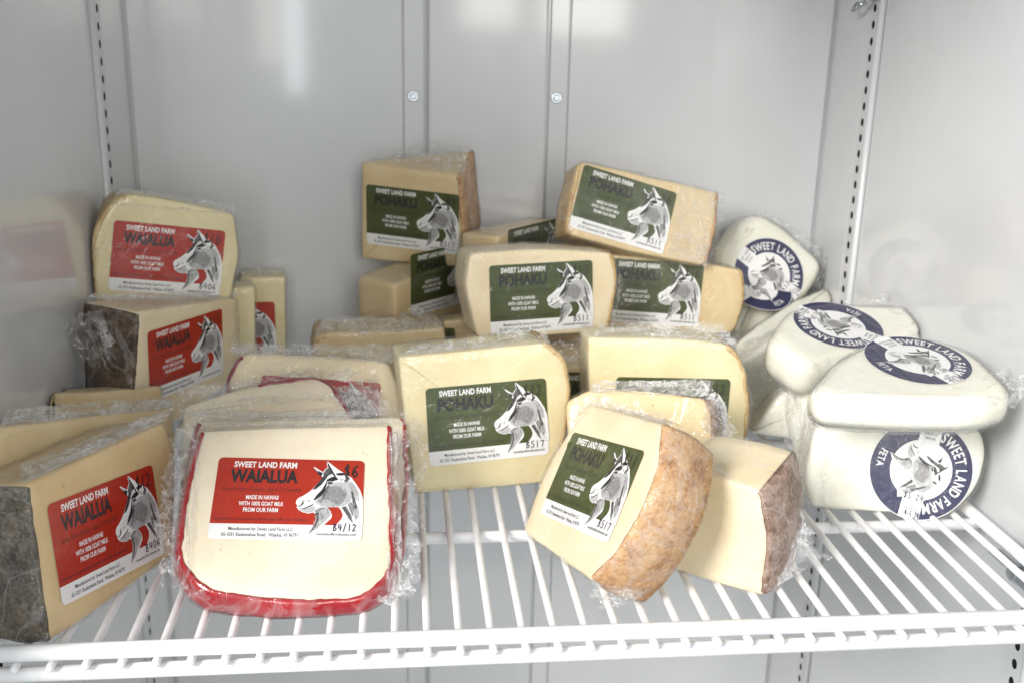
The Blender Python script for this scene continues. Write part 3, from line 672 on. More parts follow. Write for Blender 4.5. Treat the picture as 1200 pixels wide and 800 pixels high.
def film_sheet(root, q, seed=0, amp=0.0035, nu=46, nv=16, along=14.0, name='plastic_wrap'):
    """slack sheet of film stretched over four corner points with long sharp folds"""
    a, b, c, d = (Vector(p) for p in q); nr = (b - a).cross(d - a).normalized(); vs = []
    for i in range(nu + 1):
        for k in range(nv + 1):
            u, v = i / nu, k / nv
            ed = 1 + 0.10 * noise.noise(Vector((u * 9, v * 2, seed)))
            p = a.lerp(b, u).lerp(d.lerp(c, u), v * ed)
            f = 0.0
            for m_, (fq, wt) in enumerate(((1.0, 1.0), (2.3, 0.5), (5.1, 0.28))):
                x = noise.noise(Vector((u * along * 0.16 * fq + v * 1.1, v * along * 0.5 * fq - u * 0.6, seed * 3.1 + m_)))
                f += wt * (1 - abs(x) * 2.4)
            vs.append(p + nr * amp * (f - 0.6) * (0.25 + 0.75 * math.sin(math.pi * min(1, max(0, v)))))
    w = nv + 1
    fs = []
    for i in range(nu):
        for k in range(nv):
            A_, B_, C_, D_ = i * w + k, (i + 1) * w + k, (i + 1) * w + k + 1, i * w + k + 1
            fs += [(A_, B_, C_), (A_, C_, D_)]
    return link(name, mesh(name, vs, fs), 'film_loose', root, False)
class Cheese:
    pass
def cheese(name, label, cat, F, outline, depth, paste, rad=0.006, rind=None, lab=None, price='', batch='', lab_at=None, lab_rot=0.0, film=True, ridge=0.0016, crinkle=0.06, group=None, seed=0, amp=0.0004, **kw):
    pts = [hit(F, p) for p in outline]
    S = Solid(F, pts, rad, depth, **kw)
    base = F @ Vector((S.cen.x, S.cen.y, -S.depth / 2))
    low = min((F @ S.place(p, t, 0)).z for p in S.out for t in (0, 1))
    root = empty(name, (base.x, base.y, low)); tag(root, label, cat, group)
    link('cheese_body', S.skin('cheese_body', 0, amp, seed=seed), paste, root)
    for k, (mat, edges) in enumerate(rind or []):
        o = link('rind', S.rind('rind', edges, seed=seed + k), mat, root)
        sd = o.modifiers.new('solid', 'SOLIDIFY'); sd.thickness = 0.0006; sd.offset = -1
    if lab:
        MT = F @ Matrix.Translation((*(lab_at or (0, 0)), 0.0007)); put_label(root, lab, MT, price, batch, lab_rot)
    if film:
        link('plastic_wrap', S.skin('plastic_wrap', 0.0017, 0.0003, ridge=ridge, seed=seed + 5, face=crinkle), 'film_bag' if paste == 'paste_feta' else 'film_tight', root)
    r = Cheese(); r.root = root; r.S = S; r.F = F
    def pt(px, dn=0.0):
        a, b = hit(F, px); return F @ Vector((a, b, -dn))
    r.pt = pt
    def frill(pxs, dn, out, wd, seed=0, amp=0.004, nacross=9):
        """loose film along a line of picture points taken on the plane dn behind the cut face; out = (right, up, front) in the piece's frame"""
        G = F @ Matrix.Translation((0, 0, -dn)); pp = []
        for p in pxs: a, b = hit(G, p); pp.append(G @ Vector((a, b, 0)))
        ov = F.to_3x3() @ Vector(out); ov.normalize()
        ws = wd if isinstance(wd, (list, tuple)) else [wd] * len(pp)
        film_strip(root, pp, [ov * w_ for w_ in ws], seed, nacross, amp); return r
    r.frill = frill
    def sheet(corners, seed=0, amp=0.0035, along=14.0):
        """corners: four (picture point, depth behind the cut face)"""
        film_sheet(root, [pt(px, 0.0) if d == 0 else (F @ Matrix.Translation((0, 0, -d))) @ Vector((*hit(F @ Matrix.Translation((0, 0, -d)), px), 0)) for px, d in corners], seed, amp, along=along); return r
    r.sheet = sheet
    return r
def fr(px, yaw, lean, roll=0.0, **kw): return frame(at(px, **kw), yaw, lean, roll)
def behind(F, d, da=0.0, db=0.0): return F @ Matrix.Translation((da, db, -d))

PO = {'A': (0.0114, 0.4245, 0.1498, 0.3615, 0.0321, -0.1653), 'B': (0.0319, 0.3791, 0.0734, 1.0539, -0.0305, -0.0222), 'D': (0.0351, 0.0871, 0.0436, 1.1536, 0.1757, -0.1247),
      'G': (0.1492, 0.1036, 0.0559, 0.1009, 0.9962, -0.1018), 'K': (0.2944, 0.2404, 0.0566, 0.1188, 0.1417, 0.0377), 'V': (0.3535, 0.0985, 0.0642, -1.362, 0.5117, 0.2568),
      'L': (0.3544, 0.384, 0.1235, 0.1581, 0.0931, 0.0201), 'M': (0.2370, 0.5200, 0.1710, -0.334, -0.137, -0.058), 'R': (0.4425, 0.4576, 0.1925, 0.1249, 0.332, -0.3025),
      'S': (0.478, 0.4594, 0.1083, 0.0333, 0.1372, -0.0826), 'T': (0.4543, 0.2741, 0.0483, -0.0186, 0.08, -0.0267), 'J': (0.1559, 0.2753, 0.0496, -0.05, 0.45, -0.0651), 'U': (0.3996, 0.3622, 0.0246, -0.024, 0.1241, 0.0018)}
FR = {k: frame(v[:3], *v[3:]) for k, v in PO.items()}

# --- red waxed goudas, front
G = cheese('cheese_wedge', 'red waxed cream cheese slab with red goat label leaning at the shelf front', 'cheese', FR['G'],
           [(236, 503), (458, 497), (458, 560), (462, 665), (432, 702), (340, 709), (235, 692), (208, 655), (214, 600), (228, 530)], 0.028, 'paste_ivory', rad=[.004, .004, .01, .012, .02, .03, .02, .012, .02, .02],
           rind=[('wax_red', (1, 2, 3, 4, 5, 6, 7, 8, 9))], lab='waialua', price='$6', batch='B4/12', bulge=0.004, bulge_edges=(2, 3, 4, 5, 6, 7, 8), seed=1)
G.frill([(226, 500), (212, 560), (203, 640), (208, 690)], 0.006, (-1, 0.1, 0.5), [.012, .014, .015, .014], 11, .004)
G.frill([(462, 505), (468, 590), (472, 650), (455, 700)], 0.008, (1, 0, 0.3), [.012, .014, .016, .018], 12, .004)
G.frill([(470, 655), (462, 690), (440, 705)], 0.004, (0.8, -0.5, 0.7), [.016, .018, .008], 13, .004)
G.frill([(206, 655), (222, 690), (250, 700)], 0.004, (-.4, -0.5, 1.0), [.012, .016, .008], 14, .004)
FH = behind(FR['G'], 0.0315)
Hc = cheese('cheese_wedge', 'red waxed cheese slab directly behind the red waxed slab at the shelf front', 'cheese', FH,
            [(232, 492), (474, 488), (478, 560), (472, 650), (340, 690), (235, 670), (214, 600), (222, 530)], 0.02, 'paste_ivory', rad=.006, rind=[('wax_red', (1, 2, 3, 4, 5, 6, 7))], seed=2)
Hc.frill([(230, 491), (300, 488), (400, 487), (474, 486)], 0.002, (0, 1, 0.25), [.007, .004, .004, .008], 21, .003)
Hc.frill([(478, 490), (484, 540), (484, 620)], 0.004, (1, 0, 0.2), [.012, .013, .010], 22, .004)
FI = behind(FR['G'], 0.0535) @ Matrix.Rotation(0.06, 4, 'Z')
I_ = cheese('cheese_wedge', 'crimson waxed slab in slack film between the paired red slabs and the purple waxed one', 'cheese', FI,
            [(215, 476), (262, 460), (307, 449), (366, 441), (386, 448), (404, 472), (440, 560), (420, 640), (240, 640), (212, 560)], 0.018, 'paste_ivory', rad=[.004, .02, .02, .02, .012, .02, .01, .02, .02, .01], rind=[('wax_crimson', (2, 3, 4, 5, 6, 7, 8))], seed=3)
I_.frill([(208, 476), (225, 466), (300, 449), (366, 439), (425, 452)], 0.0, (0, 1, 0.4), [.016, .012, .006, .006, .014], 31, .005)
I_.frill([(212, 492), (300, 472), (400, 470), (455, 486)], -0.002, (0, 0.6, 1), [.010, .008, .007, .010], 32, .004)
J = cheese('cheese_wedge', 'crimson waxed cheese whose red label hides behind slack film, beside the big green labelled block', 'cheese', FR['J'],
           [(284, 413), (370, 416), (455, 424), (472, 470), (476, 560), (300, 560), (262, 450)], 0.05, 'paste_cream', rad=[.01, .02, .006, .006, .01, .01, .02], rind=[('wax_crimson', (4, 5, 6))], lab='waialua', ridge=0.003, crinkle=0.6, seed=4)
J.frill([(268, 412), (330, 410), (400, 414), (470, 424)], 0.002, (0, 1, -0.5), [.007, .005, .006, .012], 41, .004)
# --- dark rind pieces on the left
D = cheese('cheese_wedge', 'big wedge with grey mouldy rind and red goat label standing at the shelf front', 'cheese', FR['D'],
           [(30, 567), (193, 494), (206, 540), (204, 655), (56, 752), (42, 660)], 0.05, 'paste_tan', rad=[.004, .006, .008, .006, .004, .02], rind=[('rind_grey', (4, 5))], lab='waialua', price='$12', batch='B406', bulge=0.003, bulge_edges=(4, 5), seed=5)
D.frill([(26, 566), (100, 532), (193, 492)], 0.004, (0, 1, -0.6), [.007, .006, .008], 51, .003)
FE = behind(FR['D'], 0.056) @ Matrix.Rotation(0.02, 4, 'Z')
E_ = cheese('cheese_wedge', 'pale yellow slab with no label showing, tucked behind the grey rind wedge', 'cheese', FE,
            [(-14, 520), (-8, 500), (80, 490), (200, 477), (206, 520), (200, 600), (-10, 660)], 0.028, 'paste_aged', rad=.006, rind=[('rind_gold', (6, 0))], seed=6)
E_.frill([(40, 494), (120, 486), (205, 476)], 0.0, (0, 1, 0.3), [.005, .008, .008], 61, .004)
FFf = fr((80, 470), 0.9, 0.1, 0.0, y=0.27)
cheese('cheese_wedge', 'golden crust wedge peeping out between the yellow slab and the dark brown rind block', 'cheese', FFf,
       [(48, 472), (62, 461), (118, 459), (190, 452), (190, 560), (48, 560)], 0.03, 'paste_aged', rad=[.006, .006, .004, .004, .01, .01], rind=[('rind_gold', (5, 0))], seed=7)
B = cheese('cheese_wedge', 'block with dark brown rind and red goat label under the upright round backed wedge', 'cheese', FR['B'],
           [(161, 366), (278, 350), (281, 440), (204, 496), (152, 508)], 0.058, 'paste_cream', rad=[.004, .006, .006, .004, .004], rind=[('rind_dark', (4,))], lab='waialua', price='$15', bulge=0.003, bulge_edges=(4,), seed=8)
A = cheese('cheese_wedge', 'upright round backed wedge with red goat label on the dark rind block', 'cheese', FR['A'],
           [(148, 227), (205, 236), (274, 251), (280, 300), (270, 352), (104, 352), (101, 320), (108, 280), (124, 245)], 0.04, 'paste_yellow', rad=[.012, .02, .006, .01, .006, .006, .02, .02, .02], rind=[('rind_gold', (5, 6, 7, 8))], lab='waialua', price='$10', batch='B406', ridge=0.003, crinkle=0.35, seed=9)
A.frill([(135, 234), (150, 226), (205, 235), (274, 250)], 0.010, (0, 1, 0.1), [.010, .007, .007, .008], 91, .004)
B.frill([(128, 372), (132, 420), (150, 470)], 0.028, (-1, 0.1, 0.5), [.020, .016, .012], 81, .006)
B.frill([(120, 352), (165, 350), (278, 348)], 0.012, (0, 1, 0.2), [.006, .004, .004], 82, .003)
C1 = cheese('cheese_wedge', 'small plain cream piece between the round backed wedge and its red labelled neighbour', 'cheese', fr((288, 370), 0.25, 0.02, 0, y=0.485),
            [(268, 338), (299, 336), (300, 470), (268, 470)], 0.03, 'paste_yellow', rad=.005, seed=10)
C2 = cheese('cheese_wedge', 'pale block against the back wall with half a red goat label showing', 'cheese', fr((318, 360), 0.10, 0.0, 0.0, y=0.535),
            [(281, 326), (334, 325), (335, 440), (281, 440)], 0.038, 'paste_yellow', rad=.004, lab='waialua', lab_at=(-0.046, -0.026), seed=11)
C2.frill([(282, 322), (335, 320)], 0.012, (0, 1, 0), [.008, .008], 111, .003)
# --- green labelled pieces
K = cheese('cheese_wedge', 'large cream block with green goat label priced twelve standing on bare wires', 'cheese', FR['K'],
           [(467, 419), (640, 402), (660, 418), (668, 450), (664, 500), (650, 564), (560, 574), (488, 580), (476, 500)], 0.045, 'paste_yellow', rad=[.003, .006, .008, .01, .02, .004, .02, .004, .02],
           rind=[('rind_gold', (1, 2, 3, 4))], lab='pohaku', price='$12', batch='B517', seed=12, bshift=(0, 0.004))
K.frill([(480, 410), (560, 402), (600, 396), (640, 398)], 0.016, (0, 1, 0.2), [.004, .005, .010, .006], 121, .004)
L_ = cheese('cheese_wedge', 'cream wedge with green goat label priced thirteen, middle of the back heap', 'cheese', FR['L'],
            [(551, 297), (640, 292), (718, 297), (723, 330), (712, 388), (640, 393), (560, 396), (546, 335)], 0.055, 'paste_cream', rad=[.006, .02, .006, .02, .006, .02, .006, .01], rind=[('rind_gold', (2, 3))], lab='pohaku', price='$13', batch='B511', seed=13)
L_.frill([(716, 298), (724, 335), (714, 385)], 0.006, (1, 0, 0.3), [.005, .006, .004], 131, .003)
Mm = cheese('cheese_wedge', 'tall wedge with green goat label on top of the stack by the wall seam', 'cheese', FR['M'],
            [(424, 193), (538, 206), (546, 300), (534, 313), (470, 308), (424, 303)], 0.029, 'paste_aged', rad=[.003, .004, .008, .004, .02, .003], rind=[('rind_tan', (1, 2))], bshift=(0, 0.014), lab='pohaku', price='$9', batch='B517', ga=0.85, seed=14)
Mm.frill([(455, 186), (505, 172), (536, 178), (548, 205), (552, 250)], 0.036, (0.2, 1, 0), [.006, .008, .009, .006, .003], 141, .004)
Mm.frill([(545, 200), (549, 250), (548, 300)], 0.02, (1, 0, 0.2), [.006, .005, .006], 142, .003)
Nn = cheese('cheese_wedge', 'turned cream block with shaded green label under the tall wedge by the wall seam', 'cheese', fr((515, 340), 0.80, 0.0, 0.0, y=0.508),
            [(462, 334), (550, 301), (552, 470), (466, 480)], 0.052, 'paste_aged', rad=[.006, .004, .004, .004], lab='pohaku', lab_at=(0.006, 0.012), seed=15)
Nn.frill([(424, 330), (430, 350), (440, 372)], 0.05, (-1, 0, 0.3), [.005, .006, .004], 151, .003)
O_ = cheese('cheese_wedge', 'thin golden slab lying by the wall with a knot of film on top', 'cheese', fr((450, 392), 0.10, -0.02, 0.05, y=0.410),
            [(370, 396), (384, 391), (452, 389), (521, 384), (524, 440), (520, 500), (380, 500), (366, 420)], 0.048, 'paste_aged', rad=[.006, .006, .02, .004, .006, .01, .01, .006], rind=[('rind_gold', (6, 7, 0))], lab='pohaku', lab_at=(0.062, -0.047), seed=16)
O_.frill([(372, 392), (400, 376), (440, 374)], 0.012, (-.2, 1, 0.2), [.008, .006, .005], 161, .004)
O_.frill([(468, 374), (490, 372), (512, 378)], 0.020, (0, 1, 0.2), [.006, .016, .006], 162, .005)
P_ = cheese('cheese_wedge', 'block with a dark corner of green label between the golden slab and the heap', 'cheese', fr((540, 395), 0.0, 0.05, 0.05, y=0.440),
            [(518, 377), (556, 373), (560, 430), (560, 480), (518, 480)], 0.030, 'paste_aged', rad=.004, lab='pohaku', lab_at=(-0.055, -0.022), seed=17)
Q = cheese('cheese_wedge', 'flat topped block with green label strip behind the middle of the back heap', 'cheese', fr((620, 275), 0.85, 0.05, 0.0, y=0.500),
           [(583, 277), (672, 257), (676, 420), (586, 440)], 0.045, 'paste_aged', rad=.004, lab='pohaku', lab_at=(0.012, -0.022), seed=18)
R_ = cheese('cheese_wedge', 'tilted block with green goat label and crinkled bare end on top of the heap', 'cheese', FR['R'],
            [(680, 189), (760, 207), (841, 226), (838, 270), (826, 311), (745, 296), (664, 274), (668, 235)], 0.045, 'paste_aged', rad=[.006, .02, .003, .02, .005, .02, .007, .02], rind=[('rind_tan', (2, 3)), ('rind_gold', (6, 7))], lab='pohaku', price='$6', batch='B511', ridge=0.003, crinkle=0.3, seed=19)
R_.frill([(843, 226), (840, 270), (828, 308)], 0.012, (1, 0, 0), [.010, .006, .006], 191, .003)
S_ = cheese('cheese_wedge', 'block with green goat label under the tilted one and above the tall cream block', 'cheese', FR['S'],
            [(706, 298), (800, 304), (870, 317), (872, 350), (859, 390), (800, 392), (704, 384)], 0.05, 'paste_aged', rad=[.004, .02, .006, .01, .006, .02, .004], rind=[('rind_gold', (2, 3))], lab='pohaku', price='$16', batch='B511', seed=20)
T_ = cheese('cheese_wedge', 'tall cream block with rounded shoulder, its green label half hidden by a wedge', 'cheese', FR['T'],
            [(690, 396), (800, 398), (856, 404), (872, 430), (879, 480), (868, 545), (690, 545)], 0.05, 'paste_yellow', rad=[.004, .02, .012, .015, .02, .006, .006], rind=[('rind_gold', (2, 3, 4))], lab='pohaku', price='$12', seed=21)
T_.frill([(700, 392), (760, 388), (830, 390), (858, 402)], 0.018, (0, 1, 0.2), [.006, .006, .010, .006], 211, .004)
U_ = cheese('cheese_wedge', 'low block, letters of its green label showing between two tall cream blocks', 'cheese', FR['U'],
            [(622, 428), (700, 430), (765, 430), (765, 512), (622, 512)], 0.055, 'paste_aged', rad=.005, lab='pohaku', bshift=(0, 0.014), seed=22)
U_.frill([(625, 402), (660, 396), (700, 398)], 0.03, (0, 1, 0.3), [.006, .007, .006], 221, .004)
# hidden pieces that carry the upper heap
cheese('cheese_wedge', 'plain block buried under the middle of the heap, behind the low green labelled one', 'cheese', fr((632, 420), 0.1, 0.05, 0, y=0.424),
       [(566, 392), (706, 390), (706, 480), (566, 480)], 0.05, 'paste_aged', rad=.005, seed=23)
cheese('cheese_wedge', 'plain block buried at the shelf back under the pair of green labelled blocks', 'cheese', fr((780, 420), 0.0, 0.05, 0, y=0.455),
       [(712, 394), (846, 394), (846, 500), (712, 500)], 0.055, 'paste_aged', rad=.005, seed=24)
# --- rind wedges, front right of centre
V_ = cheese('cheese_wedge', 'wedge with broad tan rind and green label tilted on the wires', 'cheese', FR['V'],
            [(689, 472), (779, 497), (775, 540), (761, 585), (731, 640), (693, 680), (613, 622), (626, 580), (655, 520)], 0.044, 'paste_cream', bscale=(0.97, 0.97), bshift=(0, -0.002), rad=[.005, .003, .01, .02, .02, .004, .004, .02, .02],
            rind=[('rind_tan', (1, 2, 3, 4))], lab='pohaku', price='$11', batch='B517', bulge=0.004, bulge_edges=(1, 2, 3, 4), seed=25)
V_.frill([(692, 473), (730, 484), (779, 497)], 0.010, (0, 1, 0), [.006, .005, .007], 251, .003)
V_.frill([(700, 684), (722, 690), (745, 690)], 0.012, (0, -1, 0.3), [.010, .018, .006], 252, .005)
FW = fr((896, 698), -0.66, 0.10, 0.0, z=0.003)
W_ = cheese('cheese_wedge', 'pale wedge with mauve brown rind and a bag tail resting on the wires', 'cheese', FW,
            [(800, 552), (850, 560), (893, 574), (904, 630), (896, 698), (850, 688), (780, 664), (780, 560)], 0.050, 'paste_cream', rad=[.004, .02, .004, .02, .004, .02, .004, .004],
            rind=[('rind_mauve', (2, 3))], lab='pohaku', batch='B511', lab_at=(-0.108, 0.0415), bulge=0.004, bulge_edges=(2, 3), bshift=(0.004, 0.016), seed=26)
X_ = cheese('cheese_wedge', 'wedge with brown rind end lying between the tan rind wedge and tall cream block', 'cheese', fr((760, 490), -0.35, 0.45, -0.05, y=0.215),
            [(663, 470), (690, 456), (760, 458), (828, 467), (838, 490), (836, 560), (790, 590), (668, 560)], 0.045, 'paste_aged', rad=[.006, .006, .02, .004, .008, .01, .01, .01], rind=[('rind_mauve', (3, 4, 5))], bulge=0.004, bulge_edges=(3, 4, 5), seed=27)
X_.frill([(700, 456), (760, 455), (826, 464), (846, 480), (856, 515)], 0.006, (0.3, 1, 0.2), [.006, .008, .010, .010, .008], 271, .004)
# the sail of the bag pulled off the mauve rind to a twisted tail
def bag_sail(root, corners, tail, seed):
    n = 18; vs = []; A0, A1 = Vector(corners[0]), Vector(corners[1]); Tp = Vector(tail)
    for i in range(n + 1):
        s = i / n; e = A0.lerp(A1, s)
        for k in range(n + 1):
            t = k / n; tt = t ** 0.9; c = e.lerp(Tp, tt)
            nr = (A1 - A0).cross(Tp - A0).normalized()
            c = c + nr * (math.sin(s * 15 + noise.noise(Vector((s * 3, t, seed))) * 2) * 0.0016 * (1 - abs(2 * t - 1)) + 0.004 * noise.noise(Vector((s * 4, t * 3, seed))))
            vs.append(c)
    fs = [(i * (n + 1) + k, (i + 1) * (n + 1) + k, (i + 1) * (n + 1) + k + 1, i * (n + 1) + k + 1) for i in range(n) for k in range(n)]
    return link('plastic_wrap', mesh('plastic_wrap', vs, fs), 'film_loose', root)
wp = lambda px, d: (FW @ Matrix.Translation((0, 0, -d))) @ Vector((*hit(FW @ Matrix.Translation((0, 0, -d)), px), 0))
bag_sail(W_.root, (wp((931, 575), 0.045), wp((902, 692), 0.004)), wp((962, 655), 0.03), 3)
bag_sail(W_.root, (wp((925, 560), 0.050), wp((930, 650), 0.030)), wp((958, 654), 0.032), 4)
film_strip(W_.root, [wp((955, 655), 0.03), wp((964, 652), 0.03), wp((973, 656), 0.03)], [Vector((0, 0, .004)), Vector((0, 0, .003)), Vector((.002, 0, .004))], 261, 5, .002)

# --- feta
def feta(label, F, outline, depth, rad=0.01, lab_px=None, rot=0.0, hw=('8-9-5.24', '$5.24'), seed=0, **kw):
    la = hit(F, lab_px) if lab_px else None
    return cheese('feta_wedge', label, 'cheese', F, outline, depth, 'paste_feta', rad=rad, lab='feta' if lab_px else None, lab_at=la, lab_rot=rot, price=hw[0], batch=hw[1], seed=seed, br=kw.pop('br', 0.0045), ridge=kw.pop('ridge', 0.0018), amp=kw.pop('amp', 0.0005), crinkle=kw.pop('crinkle', 0.12), **kw)
FY1 = fr((1000, 597), -0.18, 0.24, 0.0, z=0.003)
Y1 = feta('white feta block standing on the wires with its whole navy ring label facing out', FY1,
          [(962, 478), (1060, 486), (1150, 500), (1157, 530), (1148, 570), (1118, 602), (1050, 606), (952, 594), (944, 560)], 0.05, rad=[.006, .02, .01, .015, .02, .02, .02, .006, .01], lab_px=(1079, 550), rot=math.radians(-62), seed=31)
Y1.frill([(962, 485), (948, 540), (946, 590)], 0.010, (-1, 0, 0.3), [.010, .010, .008], 311, .004)
FY2 = fr((1075, 424), -0.05, 1.40, 0.0, z=0.124)
Y2 = feta('white feta pillow lying on the standing feta block, corner of its bag at the wall', FY2,
          [(955, 452), (985, 418), (1020, 401), (1085, 394), (1142, 413), (1186, 458), (1150, 470), (1060, 470), (965, 464)], 0.028, rad=[.012, .02, .02, .02, .03, .012, .02, .03, .012], lab_px=(1075, 422), rot=math.radians(-25), bulge=0.003, br=0.006, seed=32)
Y2.frill([(1160, 440), (1188, 458), (1176, 478)], 0.006, (1, 0.3, 0.3), [.012, .020, .010], 321, .006)
FY3 = fr((982, 383), 0.12, 1.30, 0.0, z=0.114)
Y3 = feta('white feta pillow with upside down navy label propped behind the lying one', FY3,
          [(904, 396), (925, 363), (970, 355), (1065, 359), (1090, 378), (1060, 398), (1000, 412), (945, 428)], 0.036, rad=[.012, .015, .02, .02, .012, .02, .02, .015], lab_px=(982, 381), rot=math.radians(172), bulge=0.003, br=0.006, seed=33)
Y3.frill([(990, 356), (1030, 356), (1075, 362), (1092, 380)], 0.010, (0.4, 1, 0.3), [.006, .012, .005, .006], 331, .004)
FY4 = fr((901, 322), 0.12, 0.42, 0.0, y=0.512)
Y4 = feta('white feta pillow tipped on its corner at the back with an upright navy label', FY4,
          [(842, 296), (868, 258), (892, 251), (918, 266), (966, 309), (950, 340), (905, 378), (862, 398), (848, 350)], 0.034, rad=[.01, .012, .015, .02, .012, .02, .02, .01, .02], lab_px=(901, 322), rot=math.radians(0), bulge=0.002, br=0.006, seed=34, hw=('5.24', '3-4.5.21'))
Y4.frill([(868, 260), (892, 252), (925, 268), (966, 308), (958, 332)], 0.012, (0.4, 1, 0), [.004, .006, .005, .010, .006], 341, .004)
FY5 = fr((925, 372), 0.35, 1.05, 0.5, y=0.470)
Y5 = feta('feta slab lying under the corner tipped one with a sliver of navy label', FY5,
          [(862, 402), (890, 378), (930, 352), (968, 336), (978, 350), (950, 372), (915, 395), (885, 415)], 0.03, rad=.008, lab_px=(886, 334), rot=0.6, crinkle=.45, seed=35)
Y6 = feta('narrow feta slab standing on edge beside the front feta block', fr((936, 545), -0.55, 0.06, 0.03, z=0.004),
          [(920, 428), (952, 438), (960, 470), (952, 500), (946, 548), (932, 542), (922, 490)], 0.06, rad=.007, seed=36)
Y6.frill([(918, 430), (918, 490), (930, 542)], 0.008, (-1, 0, 0.3), [.004, .005, .004], 361, .003)
Y6.frill([(958, 440), (962, 480), (952, 545)], 0.004, (1, 0, 0.4), [.008, .008, .010], 362, .004)
Y7 = feta('yellowish feta slab in creased film under the propped feta pillow', fr((900, 430), 0.55, 0.35, 0.35, y=0.385),
          [(868, 424), (905, 398), (940, 384), (946, 430), (930, 470), (884, 490)], 0.04, rad=.007, ridge=.004, crinkle=.6, seed=37)
Y7.frill([(866, 420), (902, 394), (940, 380)], 0.004, (0, 1, 0.4), [.008, .007, .008], 371, .004)
Y8 = feta('triangular feta offcut low behind the mauve rind wedge', fr((900, 500), -0.2, 0.25, 0.0, y=0.300),
          [(878, 506), (915, 462), (940, 452), (944, 516), (912, 512)], 0.05, rad=.005, seed=38)
feta('plain feta slab buried beneath the propped feta pillows', fr((990, 470), -0.1, 0.12, 0.0, y=0.350),
     [(965, 414), (1070, 412), (1070, 520), (965, 520)], 0.06, rad=.006, seed=39)

# ------------------------------------------------------------------ slack film lying over tops, corners and gaps
I_.sheet([((206, 492), 0.0), ((462, 486), 0.0), ((440, 452), 0.006), ((222, 452), 0.006)], 1, .005)
Hc.sheet([((226, 504), -0.004), ((476, 498), -0.004), ((478, 482), 0.004), ((222, 484), 0.004)], 2, .003, 20)
G.sheet([((200, 690), 0.004), ((205, 500), 0.004), ((236, 505), -0.003), ((222, 672), -0.003)], 3, .004)
G.sheet([((468, 500), 0.004), ((472, 700), 0.006), ((452, 690), -0.003), ((456, 505), -0.003)], 4, .004)
D.sheet([((28, 566), -0.002), ((194, 493), -0.002), ((205, 476), 0.020), ((20, 545), 0.026)], 6, .004)
E_.sheet([((0, 500), -0.002), ((204, 478), -0.002), ((200, 466), 0.016), ((10, 478), 0.016)], 7, .005)
B.sheet([((66, 372), 0.045), ((128, 470), 0.050), ((158, 476), 0.012), ((120, 362), 0.020)], 8, .007)
B.sheet([((100, 352), 0.030), ((278, 350), 0.004), ((276, 342), 0.02), ((110, 344), 0.04)], 9, .002)
J.sheet([((270, 416), -0.002), ((470, 426), -0.002), ((470, 404), 0.014), ((272, 402), 0.014)], 10, .004)
J.sheet([((400, 456), -0.006), ((440, 436), -0.004), ((452, 478), -0.008), ((424, 486), -0.010)], 11, .006)
A.sheet([((128, 240), -0.002), ((276, 252), -0.002), ((276, 240), 0.012), ((140, 222), 0.012)], 12, .002)
K.sheet([((470, 416), 0.0), ((645, 402), 0.0), ((640, 392), 0.03), ((490, 406), 0.03)], 13, .003)
T_.sheet([((694, 394), 0.0), ((862, 404), 0.0), ((846, 380), 0.02), ((706, 378), 0.02)], 14, .004)
T_.sheet([((862, 400), 0.002), ((884, 480), 0.002), ((872, 470), 0.03), ((854, 396), 0.03)], 15, .004)
U_.sheet([((632, 430), 0.0), ((700, 430), 0.0), ((700, 396), 0.03), ((628, 398), 0.03)], 16, .004)
Mm.sheet([((440, 188), 0.004), ((545, 205), 0.004), ((548, 176), 0.034), ((455, 178), 0.024)], 17, .003)
Mm.sheet([((548, 176), 0.03), ((552, 300), 0.03), ((544, 306), 0.002), ((541, 204), 0.002)], 18, .003)
O_.sheet([((368, 396), -0.002), ((520, 386), -0.002), ((516, 372), 0.02), ((378, 374), 0.02)], 19, .005)
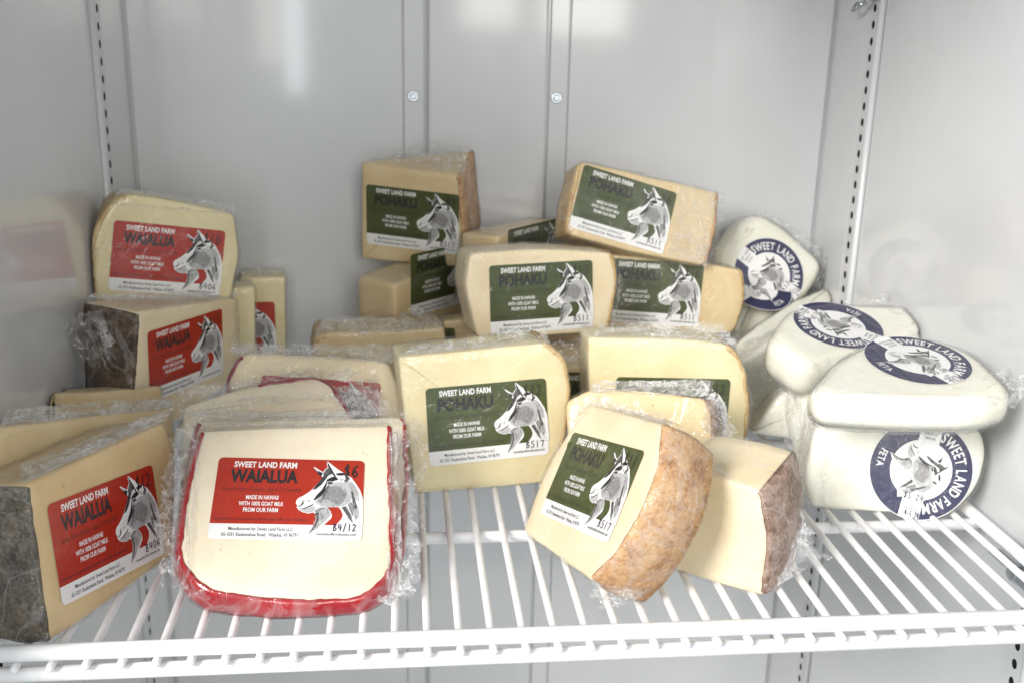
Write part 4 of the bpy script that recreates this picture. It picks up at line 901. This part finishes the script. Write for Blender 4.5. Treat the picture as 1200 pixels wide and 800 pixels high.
R_.sheet([((796, 214), -0.002), ((842, 226), -0.002), ((828, 310), -0.002), ((782, 300), -0.002)], 20, .002)
V_.sheet([((676, 484), 0.0), ((780, 496), 0.0), ((800, 500), 0.02), ((700, 462), 0.02)], 21, .004)
V_.sheet([((692, 680), -0.002), ((760, 694), 0.02), ((722, 712), 0.012), ((704, 700), 0.004)], 22, .004)
X_.sheet([((690, 458), -0.003), ((826, 466), -0.003), ((838, 444), 0.010), ((702, 446), 0.010)], 23, .005)
X_.sheet([((828, 462), -0.003), ((866, 505), 0.004), ((842, 520), 0.004), ((822, 500), -0.004)], 24, .006)
W_.sheet([((830, 540), 0.02), ((915, 552), 0.02), ((932, 590), 0.045), ((905, 640), 0.002)], 25, .003)
Y1.sheet([((944, 480), 0.01), ((944, 592), 0.01), ((968, 594), -0.002), ((972, 482), -0.002)], 26, .003)
Y1.sheet([((960, 474), -0.002), ((1155, 498), -0.002), ((1150, 484), 0.006), ((962, 464), 0.006)], 27, .003)
Y2.sheet([((958, 468), 0.016), ((1176, 478), 0.016), ((1170, 462), -0.002), ((962, 458), -0.002)], 28, .002)
Y2.sheet([((1150, 440), 0.0), ((1196, 424), 0.004), ((1192, 478), 0.016), ((1160, 470), 0.0)], 29, .006)
Y3.sheet([((1040, 360), -0.002), ((1092, 374), -0.002), ((1092, 392), 0.016), ((1060, 400), 0.004)], 30, .004)
Y3.sheet([((906, 396), 0.0), ((960, 428), 0.0), ((962, 452), 0.03), ((902, 420), 0.03)], 31, .004)
Y4.sheet([((930, 270), 0.0), ((974, 302), 0.01), ((962, 340), 0.016), ((930, 320), -0.002)], 32, .005)
Y4.sheet([((850, 296), 0.0), ((868, 252), 0.006), ((905, 250), 0.006), ((880, 275), -0.002)], 33, .004)
Y7.sheet([((860, 430), -0.004), ((940, 384), -0.004), ((944, 420), -0.003), ((872, 470), -0.003)], 34, .005)
Y6.sheet([((916, 430), 0.0), ((924, 544), 0.0), ((940, 548), -0.004), ((936, 434), -0.004)], 35, .003)
